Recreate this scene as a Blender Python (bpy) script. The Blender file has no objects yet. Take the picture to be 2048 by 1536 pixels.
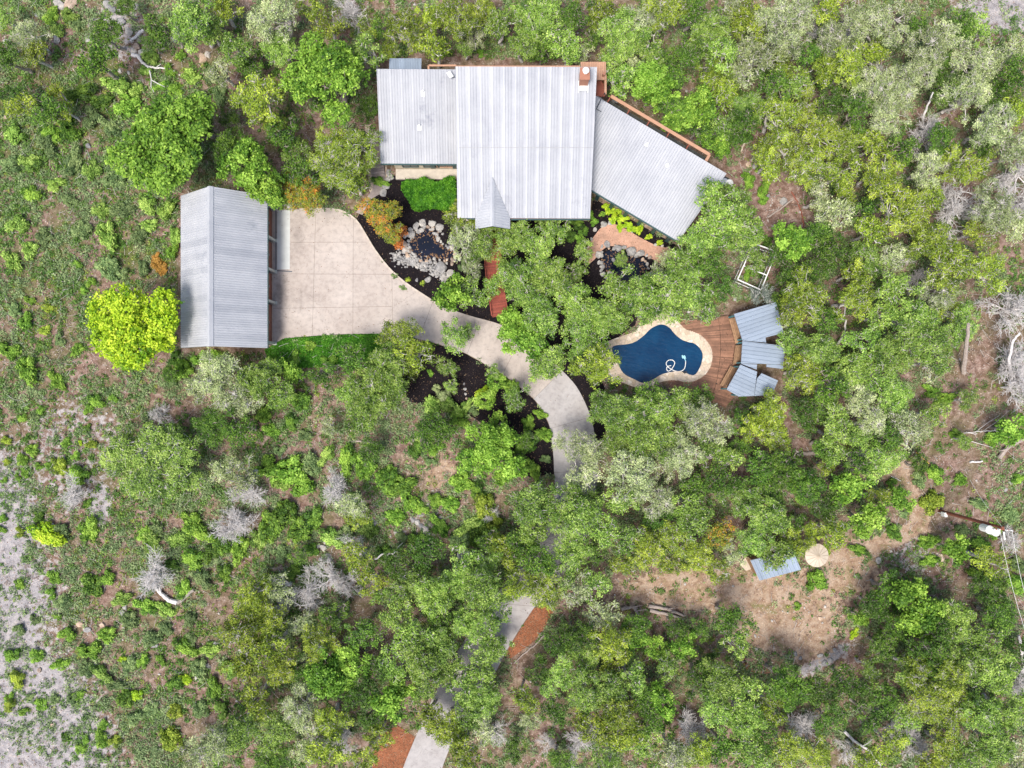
import bpy, bmesh, math, random
import numpy as np
from mathutils import Vector, Matrix
R = math.radians
H = 70.0            # camera height (m)
S = 0.05            # metres per photo pixel on the ground
scene = bpy.context.scene
col = scene.collection

# ------------------------------------------------------------------ camera
cd = bpy.data.cameras.new("camera"); cam = bpy.data.objects.new("camera", cd); col.objects.link(cam)
cam.location = (0, 0, H); cam.rotation_euler = (0, 0, 0)
cd.sensor_width = 36; cd.lens = 36 * H / (2048 * S); cd.clip_end = 3000; cd.clip_start = 0.5
scene.camera = cam
# ------------------------------------------------------------------ light (bright overcast, high veiled sun)
SUN_EL, SUN_AZ = 66, 215      # azimuth clockwise from +y (top of the photo)
w = bpy.data.worlds.new("World"); scene.world = w; w.use_nodes = True
nt = w.node_tree; bg = nt.nodes["Background"]
sky = nt.nodes.new("ShaderNodeTexSky"); sky.sky_type = 'NISHITA'; sky.sun_disc = False
sky.sun_elevation = R(SUN_EL); sky.sun_rotation = R(SUN_AZ); sky.air_density = 1.0; sky.dust_density = 3.5; sky.ozone_density = 0.6
nt.links.new(sky.outputs[0], bg.inputs[0]); bg.inputs[1].default_value = 0.085
sd = bpy.data.lights.new("sun", 'SUN'); sun = bpy.data.objects.new("sun", sd); col.objects.link(sun)
sd.energy = 1.5; sd.angle = R(20); sd.color = (1.0, 0.955, 0.88)
az = R(SUN_AZ)
sdir = Vector((math.sin(az) * math.cos(R(SUN_EL)), math.cos(az) * math.cos(R(SUN_EL)), math.sin(R(SUN_EL))))
sun.rotation_euler = sdir.to_track_quat('Z', 'Y').to_euler(); sun.location = (0, 0, 90)
scene.view_settings.view_transform = 'Standard'; scene.view_settings.look = 'None'
scene.view_settings.exposure = 1.27; scene.view_settings.gamma = 1.0
scene.cycles.max_bounces = 6; scene.cycles.diffuse_bounces = 3; scene.cycles.transmission_bounces = 3
scene.cycles.transparent_max_bounces = 4

rng = np.random.default_rng(7)
random.seed(7)

# ------------------------------------------------------------------ helpers
def W(px, py, z=0.0):
    k = S * (H - z) / H
    return Vector(((px - 1024) * k, (768 - py) * k, z))
def P2(pts, z=0.0): return [W(x, y, z) for x, y in pts]
def tag(o, label=None, cat=None, group=None, kind=None):
    if label: o['label'] = label
    if cat: o['category'] = cat
    if group: o['group'] = group
    if kind: o['kind'] = kind
    return o
def empty(name, loc, label=None, cat=None, group=None, rz=0):
    o = bpy.data.objects.new(name, None); col.objects.link(o); o.location = loc; o.rotation_euler.z = rz
    o.empty_display_size = 0.3
    return tag(o, label, cat, group)
def link(name, me, mat, parent=None, loc=None):
    o = bpy.data.objects.new(name, me); col.objects.link(o)
    if mat is not None and len(me.materials) == 0:
        for m in (mat if isinstance(mat, (list, tuple)) else [mat]): me.materials.append(m)
    if parent:
        o.parent = parent
        if parent.parent: pl = parent.parent.location + parent.location
        else: pl = parent.location
        o.location = (0, 0, 0) if loc is None else loc
    elif loc is not None: o.location = loc
    return o
class MB:
    """collects shapes (in world coordinates) that become ONE mesh"""
    def __init__(s): s.v = []; s.f = []; s.t = []
    def add(s, v, f, t=0.5):
        b = len(s.v); s.v += [tuple(x) for x in v]; s.f += [tuple(i + b for i in q) for q in f]; s.t += [t] * len(f); return s
    def box(s, c, d, rz=0, t=0.5, rx=0, ry=0):
        m = Matrix.Rotation(rz, 3, 'Z') @ Matrix.Rotation(ry, 3, 'Y') @ Matrix.Rotation(rx, 3, 'X')
        c = Vector(c); v = [c + m @ Vector((sx * d[0] / 2, sy * d[1] / 2, sz * d[2] / 2)) for sz in (-1, 1) for sy in (-1, 1) for sx in (-1, 1)]
        return s.add(v, [(0, 2, 3, 1), (4, 5, 7, 6), (0, 1, 5, 4), (1, 3, 7, 5), (3, 2, 6, 7), (2, 0, 4, 6)], t)
    def bar(s, a, b, wd, ht, t=0.5):
        a = Vector(a); b = Vector(b); d = b - a; L = d.length
        if L < 1e-6: return s
        d.normalize(); up = Vector((0, 0, 1)) if abs(d.z) < 0.95 else Vector((1, 0, 0))
        x = d.cross(up).normalized(); y = x.cross(d).normalized()
        v = [p + x * i * wd / 2 + y * j * ht / 2 for p in (a, b) for j in (-1, 1) for i in (-1, 1)]
        return s.add(v, [(0, 2, 3, 1), (4, 5, 7, 6), (0, 1, 5, 4), (1, 3, 7, 5), (3, 2, 6, 7), (2, 0, 4, 6)], t)
    def tube(s, pts, rad, n=6, t=0.5, caps=True):
        pts = [Vector(p) for p in pts]
        if not isinstance(rad, (list, tuple)): rad = [rad] * len(pts)
        rings = []
        for i, p in enumerate(pts):
            d = (pts[min(i + 1, len(pts) - 1)] - pts[max(i - 1, 0)])
            if d.length < 1e-9: d = Vector((0, 0, 1))
            d.normalize(); up = Vector((0, 0, 1)) if abs(d.z) < 0.9 else Vector((1, 0, 0))
            x = d.cross(up).normalized(); y = x.cross(d)
            rings.append([p + (x * math.cos(2 * math.pi * k / n) + y * math.sin(2 * math.pi * k / n)) * rad[i] for k in range(n)])
        v = [q for r in rings for q in r]; f = []
        for i in range(len(pts) - 1):
            for k in range(n):
                a = i * n + k; b = i * n + (k + 1) % n; f.append((a, b, b + n, a + n))
        if caps: f.append(tuple(range(n))[::-1]); f.append(tuple(range(len(v) - n, len(v))))
        return s.add(v, f, t)
    def prism(s, poly, z0, z1, t=0.5):
        """polygon [(x,y[,z])], vertical sides from z0 to z1 (lists allowed)"""
        n = len(poly)
        if not isinstance(z0, (list, tuple)): z0 = [z0] * n
        if not isinstance(z1, (list, tuple)): z1 = [z1] * n
        v = [(p[0], p[1], z0[i]) for i, p in enumerate(poly)] + [(p[0], p[1], z1[i]) for i, p in enumerate(poly)]
        f = [tuple(range(n, 2 * n)), tuple(range(n))[::-1]] + [(i, (i + 1) % n, (i + 1) % n + n, i + n) for i in range(n)]
        return s.add(v, f, t)
    def build(s, name, mat, parent=None, smooth=False, origin=None):
        me = bpy.data.meshes.new(name)
        o0 = Vector((0, 0, 0))
        if parent: o0 = Vector(parent.location) + (Vector(parent.parent.location) if parent.parent else Vector((0, 0, 0)))
        elif origin is not None: o0 = Vector(origin)
        vv = [(a[0] - o0.x, a[1] - o0.y, a[2] - o0.z) for a in s.v]
        me.from_pydata(vv, [], s.f)
        at = me.attributes.new("tone", 'FLOAT', 'FACE'); at.data.foreach_set("value", s.t)
        bm = bmesh.new(); bm.from_mesh(me)
        big = [f for f in bm.faces if len(f.verts) > 4]
        if big: bmesh.ops.triangulate(bm, faces=big)
        bmesh.ops.recalc_face_normals(bm, faces=bm.faces)
        bm.to_mesh(me); bm.free()
        if smooth: me.polygons.foreach_set("use_smooth", [True] * len(me.polygons))
        ob = link(name, me, mat, parent)
        if origin is not None and not parent: ob.location = o0
        return ob
def inpoly(x, y, poly):
    x = np.asarray(x); y = np.asarray(y); r = np.zeros(x.shape, bool); n = len(poly)
    for i in range(n):
        x1, y1 = poly[i][0], poly[i][1]; x2, y2 = poly[(i + 1) % n][0], poly[(i + 1) % n][1]
        c = ((y1 > y) != (y2 > y)); den = (y2 - y1) if y2 != y1 else 1e-9
        r ^= c & (x < (x2 - x1) * (y - y1) / den + x1)
    return r
def smooth_poly(pts, k=4, closed=True):
    out = []; n = len(pts)
    rngi = range(n) if closed else range(n - 1)
    for i in rngi:
        if closed: p0, p1, p2, p3 = pts[i - 1], pts[i], pts[(i + 1) % n], pts[(i + 2) % n]
        else: p0, p1, p2, p3 = pts[max(i - 1, 0)], pts[i], pts[i + 1], pts[min(i + 2, n - 1)]
        for j in range(k):
            t = j / k
            out.append(tuple(0.5 * (2 * p1[a] + (p2[a] - p0[a]) * t + (2 * p0[a] - 5 * p1[a] + 4 * p2[a] - p3[a]) * t * t + (3 * p1[a] - p0[a] - 3 * p2[a] + p3[a]) * t ** 3) for a in (0, 1)))
    if not closed: out.append(tuple(pts[-1]))
    return out

# ------------------------------------------------------------------ materials
def new_mat(name):
    m = bpy.data.materials.new(name); m.use_nodes = True
    return m, m.node_tree, m.node_tree.nodes["Principled BSDF"]
def N(nt, t, **kw):
    n = nt.nodes.new(t)
    for k, v in kw.items(): setattr(n, k, v)
    return n
def noise(nt, scale, detail=4, rough=0.6, vec=None):
    n = N(nt, "ShaderNodeTexNoise"); n.inputs["Scale"].default_value = scale; n.inputs["Detail"].default_value = detail
    n.inputs["Roughness"].default_value = rough
    if vec is not None: nt.links.new(vec, n.inputs["Vector"])
    return n
def ramp(nt, fac, stops, interp='LINEAR'):
    r = N(nt, "ShaderNodeValToRGB"); r.color_ramp.interpolation = interp
    e = r.color_ramp.elements
    while len(e) < len(stops): e.new(0.5)
    for i, (p, c) in enumerate(stops): e[i].position = p; e[i].color = (*c, 1) if len(c) == 3 else c
    nt.links.new(fac, r.inputs[0]); return r
def mix(nt, fac, a, b, mode='MIX'):
    m = N(nt, "ShaderNodeMix", data_type='RGBA', blend_type=mode)
    for s, i in ((fac, 0), (a, 6), (b, 7)):
        if isinstance(s, (int, float)): m.inputs[i].default_value = s
        elif isinstance(s, tuple): m.inputs[i].default_value = (*s, 1)
        else: nt.links.new(s, m.inputs[i])
    return m.outputs[2]
def objpos(nt):
    return N(nt, "ShaderNodeNewGeometry").outputs["Position"]
def bump(nt, h, strength, dist, bsdf):
    b = N(nt, "ShaderNodeBump"); b.inputs["Strength"].default_value = strength; b.inputs["Distance"].default_value = dist
    nt.links.new(h, b.inputs["Height"]); nt.links.new(b.outputs[0], bsdf.inputs["Normal"])
def simple(name, c, rough=0.7, metal=0.0, vary=0.25, scale=3.0, bmp=0.0, c2=None, tone=0.0):
    m, nt, b = new_mat(name); pos = objpos(nt)
    n = noise(nt, scale, 5, 0.65, pos)
    c2 = c2 or tuple(x * (1 - vary) for x in c)
    r = ramp(nt, n.outputs[0], [(0.3, c2), (0.7, c)])
    out = r.outputs[0]
    if tone:
        a = N(nt, "ShaderNodeAttribute", attribute_name="tone")
        mr = ramp(nt, a.outputs["Fac"], [(0, (1 - tone,) * 3), (1, (1 + tone * 0.6,) * 3)])
        out = mix(nt, 1.0, out, mr.outputs[0], 'MULTIPLY')
    nt.links.new(out, b.inputs["Base Color"]); b.inputs["Roughness"].default_value = rough; b.inputs["Metallic"].default_value = metal
    if bmp: bump(nt, noise(nt, scale * 6, 4, 0.6, pos).outputs[0], bmp, 0.02, b)
    return m
def leaf_mat(name, c_dark, c_mid, c_light, trans=0.17, rnd=0.24):
    m, nt, b = new_mat(name)
    a = N(nt, "ShaderNodeAttribute", attribute_name="tone")
    r = ramp(nt, a.outputs["Fac"], [(0.0, c_dark), (0.5, c_mid), (1.0, c_light)])
    oi = N(nt, "ShaderNodeObjectInfo")
    h = N(nt, "ShaderNodeHueSaturation")
    mr = N(nt, "ShaderNodeMapRange"); mr.inputs[3].default_value = 0.495; mr.inputs[4].default_value = 0.508
    nt.links.new(oi.outputs["Random"], mr.inputs[0]); nt.links.new(mr.outputs[0], h.inputs["Hue"])
    mt = N(nt, "ShaderNodeMath", operation='MULTIPLY'); mt.inputs[1].default_value = 7.31; nt.links.new(oi.outputs["Random"], mt.inputs[0])
    fr = N(nt, "ShaderNodeMath", operation='FRACT'); nt.links.new(mt.outputs[0], fr.inputs[0])
    mv = N(nt, "ShaderNodeMapRange"); mv.inputs[3].default_value = 1 - rnd; mv.inputs[4].default_value = 1 + rnd
    nt.links.new(fr.outputs[0], mv.inputs[0]); nt.links.new(mv.outputs[0], h.inputs["Value"])
    nt.links.new(r.outputs[0], h.inputs["Color"])
    b.inputs["Roughness"].default_value = 0.55; b.inputs["Specular IOR Level"].default_value = 0.25
    nt.links.new(h.outputs[0], b.inputs["Base Color"])
    tr = N(nt, "ShaderNodeBsdfTranslucent"); nt.links.new(h.outputs[0], tr.inputs[0])
    mx = N(nt, "ShaderNodeMixShader"); mx.inputs[0].default_value = trans
    nt.links.new(b.outputs[0], mx.inputs[1]); nt.links.new(tr.outputs[0], mx.inputs[2])
    nt.links.new(mx.outputs[0], nt.nodes["Material Output"].inputs[0])
    return m
LEAF = {
 'lush':   leaf_mat('leaf_lush',   (0.045, 0.125, 0.012), (0.18, 0.345, 0.035), (0.44, 0.66, 0.10), rnd=.10),
 'lime':   leaf_mat('leaf_lime',   (0.11, 0.27, 0.010), (0.40, 0.60, 0.02), (0.72, 0.85, 0.08), rnd=0.05),
 'oak':    leaf_mat('leaf_oak',    (0.055, 0.12, 0.018), (0.22, 0.37, 0.055), (0.54, 0.70, 0.17)),
 'olive':  leaf_mat('leaf_olive',  (0.065, 0.11, 0.012), (0.25, 0.35, 0.032), (0.57, 0.67, 0.09)),
 'silver': leaf_mat('leaf_silver', (0.11, 0.15, 0.055), (0.36, 0.44, 0.18), (0.68, 0.74, 0.38)),
 'dark':   leaf_mat('leaf_dark',   (0.025, 0.065, 0.010), (0.09, 0.19, 0.022), (0.26, 0.42, 0.055)),
 'rust':   leaf_mat('leaf_rust',   (0.10, 0.17, 0.02), (0.30, 0.36, 0.04), (0.85, 0.28, 0.05), rnd=.05),
 'fresh':  leaf_mat('leaf_fresh',  (0.08, 0.19, 0.015), (0.26, 0.46, 0.05), (0.52, 0.74, 0.14), rnd=.08),
 'orange': leaf_mat('leaf_orange', (0.28, 0.12, 0.02), (0.62, 0.20, 0.04), (0.90, 0.36, 0.08), rnd=.05),
 'scrub':  leaf_mat('leaf_scrub',  (0.06, 0.115, 0.04), (0.17, 0.26, 0.09), (0.36, 0.46, 0.17)),
 'grass':  leaf_mat('leaf_grass',  (0.03, 0.13, 0.008), (0.08, 0.28, 0.018), (0.18, 0.44, 0.04)),
 'blue':   leaf_mat('leaf_blue',   (0.09, 0.12, 0.10), (0.19, 0.23, 0.19), (0.35, 0.40, 0.33)),
 'ochre':  leaf_mat('leaf_ochre',  (0.30, 0.15, 0.03), (0.52, 0.27, 0.05), (0.70, 0.40, 0.10)),
}
def bark(name, c1, c2):
    m, nt, b = new_mat(name); n = noise(nt, 5, 5, 0.7, objpos(nt))
    nt.links.new(ramp(nt, n.outputs[0], [(0.3, c1), (0.7, c2)]).outputs[0], b.inputs["Base Color"]); b.inputs["Roughness"].default_value = 0.9
    return m
BARK = bark('bark_grey', (0.20, 0.17, 0.145), (0.42, 0.38, 0.33))
TWIG = bark('bark_pale', (0.42, 0.39, 0.37), (0.72, 0.68, 0.64))
DEADW = bark('dead_wood', (0.50, 0.47, 0.455), (0.80, 0.77, 0.75))

def metal_mat():
    m, nt, b = new_mat('corrugated_metal'); pos = objpos(nt)
    a = N(nt, "ShaderNodeAttribute", attribute_name="tone")
    base = ramp(nt, a.outputs["Fac"], [(0.0, (0.36, 0.372, 0.402)), (0.5, (0.405, 0.418, 0.448)), (1.0, (0.49, 0.50, 0.525))]).outputs[0]
    n1 = noise(nt, 0.35, 5, 0.65, pos); n2 = noise(nt, 6, 4, 0.7, pos)
    base = mix(nt, 1.0, base, ramp(nt, n1.outputs[0], [(0.30, (0.80, 0.81, 0.84)), (0.62, (1, 1, 1))]).outputs[0], 'MULTIPLY')
    base = mix(nt, 1.0, base, ramp(nt, n2.outputs[0], [(0.3, (0.92, 0.92, 0.93)), (0.7, (1, 1, 1))]).outputs[0], 'MULTIPLY')
    # sparse soot/leaf stains
    n3 = noise(nt, 0.22, 6, 0.75, pos); st = ramp(nt, n3.outputs[0], [(0.60, (1, 1, 1)), (0.67, (0.80, 0.81, 0.84)), (0.74, (0.58, 0.60, 0.65))]).outputs[0]
    base = mix(nt, 1.0, base, st, 'MULTIPLY')
    nt.links.new(base, b.inputs["Base Color"]); b.inputs["Metallic"].default_value = 0.0; b.inputs["Roughness"].default_value = 0.5
    return m
M_METAL = metal_mat()
M_METAL2 = simple('metal_bluegrey', (0.29, 0.35, 0.43), 0.45, 0.0, 0.12, 0.8, tone=0.25)
M_TRIM = simple('green_trim', (0.035, 0.085, 0.085), 0.5)
M_STUCCO = simple('limestone_wall', (0.66, 0.58, 0.44), 0.9, 0, 0.35, 2.2, 0.4)
M_CEDAR = simple('cedar_stain', (0.52, 0.29, 0.18), 0.7, 0, 0.2, 2.0, tone=0.15)
M_REDWOOD = simple('red_stain', (0.30, 0.085, 0.05), 0.7, 0, 0.3, 2.0, tone=0.2)
M_BRIDGE = simple('red_bridge', (0.36, 0.075, 0.045), 0.65, 0, 0.25, 2.0, tone=0.3)
M_DECKDARK = simple('deck_dark', (0.06, 0.065, 0.055), 0.8, tone=0.3)
M_DECK = simple('pool_deck_wood', (0.36, 0.185, 0.115), 0.75, 0, 0.45, 1.3, 0.2, tone=0.35)
M_BENCH = simple('bench_wood', (0.40, 0.235, 0.13), 0.75, 0, 0.4, 3, 0.2, tone=0.2)
M_WHITE = simple('white_paint', (0.80, 0.80, 0.78), 0.5, 0, 0.08)
M_GLASS = simple('window_glass', (0.03, 0.04, 0.05), 0.08, 0, 0.1)
M_GREY = simple('galvanised', (0.45, 0.47, 0.50), 0.4, 0.5, 0.15)
M_CLAY = simple('terracotta', (0.42, 0.19, 0.12), 0.8)
M_CREAM = simple('cream_canvas', (0.60, 0.51, 0.40), 0.85, 0, 0.22, 1.8, tone=0.18)
M_DOOR = simple('garage_door', (0.30, 0.12, 0.075), 0.7, 0, 0.2, tone=0.15)
M_POLE = simple('utility_pole_wood', (0.26, 0.085, 0.05), 0.85, 0, 0.35, 3)
M_LOG = bark('log_wood', (0.26, 0.20, 0.17), (0.50, 0.43, 0.38))
M_BLUE = simple('turquoise_post', (0.12, 0.38, 0.42), 0.6)
M_YELLOW = simple('yellow_plastic', (0.75, 0.42, 0.03), 0.5)
M_BLACK = simple('black_plastic', (0.02, 0.025, 0.035), 0.4)
M_SEAM = simple('joint_dark', (0.19, 0.16, 0.135), 0.9)

def rock_mat(name, c1, c2, c3):
    m, nt, b = new_mat(name); pos = objpos(nt)
    n = noise(nt, 2.2, 6, 0.7, pos); n2 = noise(nt, 14, 5, 0.7, pos)
    c = ramp(nt, n.outputs[0], [(0.3, c1), (0.5, c2), (0.7, c3)]).outputs[0]
    c = mix(nt, 1.0, c, ramp(nt, n2.outputs[0], [(0.35, (0.6, 0.6, 0.6)), (0.6, (1, 1, 1))]).outputs[0], 'MULTIPLY')
    oi = N(nt, "ShaderNodeObjectInfo"); v = ramp(nt, oi.outputs["Random"], [(0, (0.6, 0.6, 0.63)), (0.6, (1, 0.98, 0.95)), (1, (1.1, 1.03, 0.95))]).outputs[0]
    c = mix(nt, 1.0, c, v, 'MULTIPLY')
    nt.links.new(c, b.inputs["Base Color"]); b.inputs["Roughness"].default_value = 0.9
    bump(nt, n2.outputs[0], 0.6, 0.04, b); return m
M_ROCK = rock_mat('limestone_rock', (0.24, 0.24, 0.25), (0.46, 0.45, 0.43), (0.66, 0.64, 0.60))
M_ROCK2 = rock_mat('tan_rock', (0.30, 0.22, 0.17), (0.52, 0.40, 0.31), (0.70, 0.60, 0.50))

def ground_mat():
    m, nt, b = new_mat('scrub_ground'); pos = objpos(nt)
    z = N(nt, "ShaderNodeAttribute", attribute_name="zones")
    sep = N(nt, "ShaderNodeSeparateColor"); nt.links.new(z.outputs["Color"], sep.inputs[0])
    n1 = noise(nt, 0.28, 6, 0.65, pos); n2 = noise(nt, 1.6, 6, 0.7, pos); n3 = noise(nt, 9, 4, 0.75, pos)
    litter = ramp(nt, n2.outputs[0], [(0.28, (0.085, 0.056, 0.042)), (0.45, (0.21, 0.135, 0.105)), (0.58, (0.34, 0.245, 0.205)), (0.75, (0.52, 0.43, 0.385))]).outputs[0]
    green = ramp(nt, n3.outputs[0], [(0.3, (0.05, 0.075, 0.02)), (0.7, (0.17, 0.20, 0.06))]).outputs[0]
    gf = ramp(nt, n1.outputs[0], [(0.42, (0, 0, 0)), (0.60, (1, 1, 1))]).outputs[0]
    gm = N(nt, "ShaderNodeMath", operation='MULTIPLY'); nt.links.new(gf, gm.inputs[0]); nt.links.new(sep.outputs[2], gm.inputs[1])
    c = mix(nt, gm.outputs[0], litter, green)
    ash = ramp(nt, n2.outputs[0], [(0.3, (0.20, 0.185, 0.19)), (0.5, (0.36, 0.345, 0.355)), (0.7, (0.54, 0.50, 0.48))]).outputs[0]
    # zone edges broken up by noise
    def brk(ch, w=0.5):
        a = N(nt, "ShaderNodeMath", operation='MULTIPLY_ADD'); nt.links.new(n2.outputs[0], a.inputs[0]); a.inputs[1].default_value = 2.6; a.inputs[2].default_value = -1.3
        s = N(nt, "ShaderNodeMath", operation='ADD'); nt.links.new(a.outputs[0], s.inputs[0]); nt.links.new(ch, s.inputs[1])
        return ramp(nt, s.outputs[0], [(0.35, (0, 0, 0)), (0.65, (1, 1, 1))]).outputs[0]
    c = mix(nt, brk(sep.outputs[0]), c, ash)
    tan = ramp(nt, n2.outputs[0], [(0.3, (0.20, 0.125, 0.085)), (0.5, (0.36, 0.25, 0.17)), (0.7, (0.54, 0.43, 0.32))]).outputs[0]
    n5 = noise(nt, 0.55, 5, 0.7, pos)
    tan = mix(nt, ramp(nt, n5.outputs[0], [(0.48, (0, 0, 0)), (0.62, (.8, .8, .8))]).outputs[0], tan, (0.48, 0.38, 0.29))
    tan = mix(nt, ramp(nt, n5.outputs[0], [(0.36, (.7, .7, .7)), (0.45, (0, 0, 0))]).outputs[0], tan, (0.20, 0.20, 0.08))
    c = mix(nt, brk(sep.outputs[1]), c, tan)
    c = mix(nt, 0.75, c, ramp(nt, n3.outputs[0], [(0.3, (0.45, 0.43, 0.42)), (0.68, (1.25, 1.22, 1.2))]).outputs[0], 'MULTIPLY')
    # pebbles
    v = N(nt, "ShaderNodeTexVoronoi"); v.inputs["Scale"].default_value = 4.5; nt.links.new(pos, v.inputs["Vector"])
    pk = ramp(nt, v.outputs["Distance"], [(0.16, (1, 1, 1)), (0.24, (0, 0, 0))]).outputs[0]
    pn = ramp(nt, noise(nt, 0.6, 3, 0.5, pos).outputs[0], [(0.50, (0, 0, 0)), (0.62, (0.9, 0.9, 0.9))]).outputs[0]
    pf = mix(nt, 1.0, pk, pn, 'MULTIPLY')
    c = mix(nt, pf, c, (0.58, 0.54, 0.50))
    nt.links.new(c, b.inputs["Base Color"]); b.inputs["Roughness"].default_value = 0.95; b.inputs["Specular IOR Level"].default_value = 0.1
    bump(nt, mix(nt, 0.5, n2.outputs[0], n3.outputs[0]), 0.8, 0.12, b)
    return m
def concrete_mat():
    m, nt, b = new_mat('driveway_concrete'); pos = objpos(nt)
    n1 = noise(nt, 0.25, 6, 0.6, pos); n2 = noise(nt, 2.2, 6, 0.7, pos)
    c = ramp(nt, n1.outputs[0], [(0.3, (0.40, 0.34, 0.305)), (0.5, (0.475, 0.415, 0.375)), (0.7, (0.53, 0.47, 0.43))]).outputs[0]
    c = mix(nt, 1.0, c, ramp(nt, n2.outputs[0], [(0.28, (0.74, 0.73, 0.72)), (0.5, (0.95, 0.95, 0.94)), (0.65, (1.03, 1.02, 1.0))]).outputs[0], 'MULTIPLY')
    n4 = noise(nt, 14, 3, 0.6, pos)
    c = mix(nt, 1.0, c, ramp(nt, n4.outputs[0], [(0.3, (0.93, 0.93, 0.93)), (0.6, (1.0, 1.0, 1.0))]).outputs[0], 'MULTIPLY')
    # tyre and drip stains on the parking pad: soft blobs with a fixed place
    def blob(x, y, rx, ry, k, c):
        s = N(nt, "ShaderNodeVectorMath", operation='SUBTRACT'); nt.links.new(pos, s.inputs[0]); p = W(x, y); s.inputs[1].default_value = (p.x, p.y, 0.08)
        d = N(nt, "ShaderNodeVectorMath", operation='DIVIDE'); nt.links.new(s.outputs[0], d.inputs[0]); d.inputs[1].default_value = (rx * S, ry * S, 50)
        l = N(nt, "ShaderNodeVectorMath", operation='LENGTH'); nt.links.new(d.outputs[0], l.inputs[0])
        ad = N(nt, "ShaderNodeMath", operation='MULTIPLY_ADD'); nt.links.new(n2.outputs[0], ad.inputs[0]); ad.inputs[1].default_value = 1.4; nt.links.new(l.outputs[1], ad.inputs[2])
        f = ramp(nt, ad.outputs[0], [(0.75, (k, k, k)), (1.0, (k * .5,) * 3), (1.0, (0, 0, 0))])
        f.color_ramp.elements[1].position = 0.98; 
        mr = N(nt, "ShaderNodeMapRange"); nt.links.new(ad.outputs[0], mr.inputs[0]); mr.inputs[1].default_value = 0.7; mr.inputs[2].default_value = 1.7; mr.inputs[3].default_value = k; mr.inputs[4].default_value = 0
        return mix(nt, mr.outputs[0], c, (0.16, 0.14, 0.13))
    for a in [(562, 585, 16, 42, .75), (595, 470, 18, 55, .35), (560, 655, 12, 25, .45), (600, 600, 30, 30, .25), (1120, 800, 30, 25, .18), (1150, 870, 35, 40, .2), (1050, 760, 22, 14, .22)]:
        c = blob(*a, c)
    mpc = N(nt, "ShaderNodeMapping"); mpc.inputs["Scale"].default_value = (.22, .22, .22); dn_ = noise(nt, 1.5, 4, .6, pos); av = N(nt, "ShaderNodeVectorMath", operation='ADD'); nt.links.new(pos, av.inputs[0]); nt.links.new(dn_.outputs["Color"], av.inputs[1]); nt.links.new(av.outputs[0], mpc.inputs[0])
    vc = N(nt, "ShaderNodeTexVoronoi", feature='DISTANCE_TO_EDGE'); vc.inputs["Scale"].default_value = .8; nt.links.new(mpc.outputs[0], vc.inputs["Vector"])
    c = mix(nt, ramp(nt, vc.outputs[0], [(0.0015, (.55, .55, .55)), (0.004, (0, 0, 0))]).outputs[0], c, (0.20, 0.165, 0.14))
    c = mix(nt, ramp(nt, noise(nt, 3.0, 2, .5, pos).outputs[0], [(.66, (0, 0, 0)), (.72, (.3, .3, .3))]).outputs[0], c, (0.26, 0.215, 0.185))
    # greyer newer pour below the diagonal joint
    sx = N(nt, "ShaderNodeSeparateXYZ"); nt.links.new(pos, sx.inputs[0])
    df = N(nt, "ShaderNodeMath", operation='SUBTRACT'); nt.links.new(sx.outputs[0], df.inputs[0]); nt.links.new(sx.outputs[1], df.inputs[1]); ym = N(nt, "ShaderNodeMapRange"); nt.links.new(df.outputs[0], ym.inputs[0]); ym.inputs[1].default_value = 3.63; ym.inputs[2].default_value = 3.67; ym.inputs[3].default_value = 0; ym.inputs[4].default_value = 0.95
    g = mix(nt, 1.0, c, (0.86, 0.93, 1.02), 'MULTIPLY'); c = mix(nt, ym.outputs[0], c, g)
    nt.links.new(c, b.inputs["Base Color"]); b.inputs["Roughness"].default_value = 0.85
    bump(nt, n4.outputs[0], 0.2, 0.01, b); return m
def mulch(name, c1, c2, c3):
    m, nt, b = new_mat(name); pos = objpos(nt)
    n = noise(nt, 12, 4, 0.8, pos); n1 = noise(nt, 0.8, 4, 0.6, pos)
    c = ramp(nt, n.outputs[0], [(0.3, c1), (0.5, c2), (0.72, c3)]).outputs[0]
    c = mix(nt, 1.0, c, ramp(nt, n1.outputs[0], [(0.3, (0.75, 0.75, 0.75)), (0.7, (1.15, 1.1, 1.1))]).outputs[0], 'MULTIPLY')
    nt.links.new(c, b.inputs["Base Color"]); b.inputs["Roughness"].default_value = 0.95; b.inputs["Specular IOR Level"].default_value = 0.1
    bump(nt, n.outputs[0], 0.7, 0.05, b); return m
M_BLACKMULCH = mulch('black_mulch', (0.004, 0.003, 0.004), (0.012, 0.010, 0.012), (0.045, 0.036, 0.038))
M_ORANGEMULCH = mulch('orange_mulch', (0.11, 0.045, 0.025), (0.29, 0.11, 0.055), (0.50, 0.25, 0.14))
M_GRAVEL = mulch('pink_gravel', (0.40, 0.22, 0.15), (0.52, 0.32, 0.23), (0.62, 0.42, 0.32))
def water_mat(name, c, c2, rough=0.06, bs=0.25, sc=2.2):
    m, nt, b = new_mat(name); pos = objpos(nt)
    n = noise(nt, 0.5, 4, 0.6, pos); nt.links.new(ramp(nt, n.outputs[0], [(0.35, c), (0.7, c2)]).outputs[0], b.inputs["Base Color"])
    b.inputs["Roughness"].default_value = rough; b.inputs["IOR"].default_value = 1.33
    mp = N(nt, "ShaderNodeMapping"); nt.links.new(pos, mp.inputs[0]); mp.inputs["Rotation"].default_value = (0, 0, 0.5); mp.inputs["Scale"].default_value = (1, 2.2, 1)
    bump(nt, noise(nt, sc, 4, 0.6, mp.outputs[0]).outputs[0], bs, 0.05, b); return m
M_POOL = water_mat('pool_water', (0.003, 0.030, 0.085), (0.005, 0.048, 0.120), 0.10, 0.9, 1.6)
M_POND = water_mat('pond_water', (0.003, 0.006, 0.014), (0.010, 0.014, 0.03), 0.05, 0.1)
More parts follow.
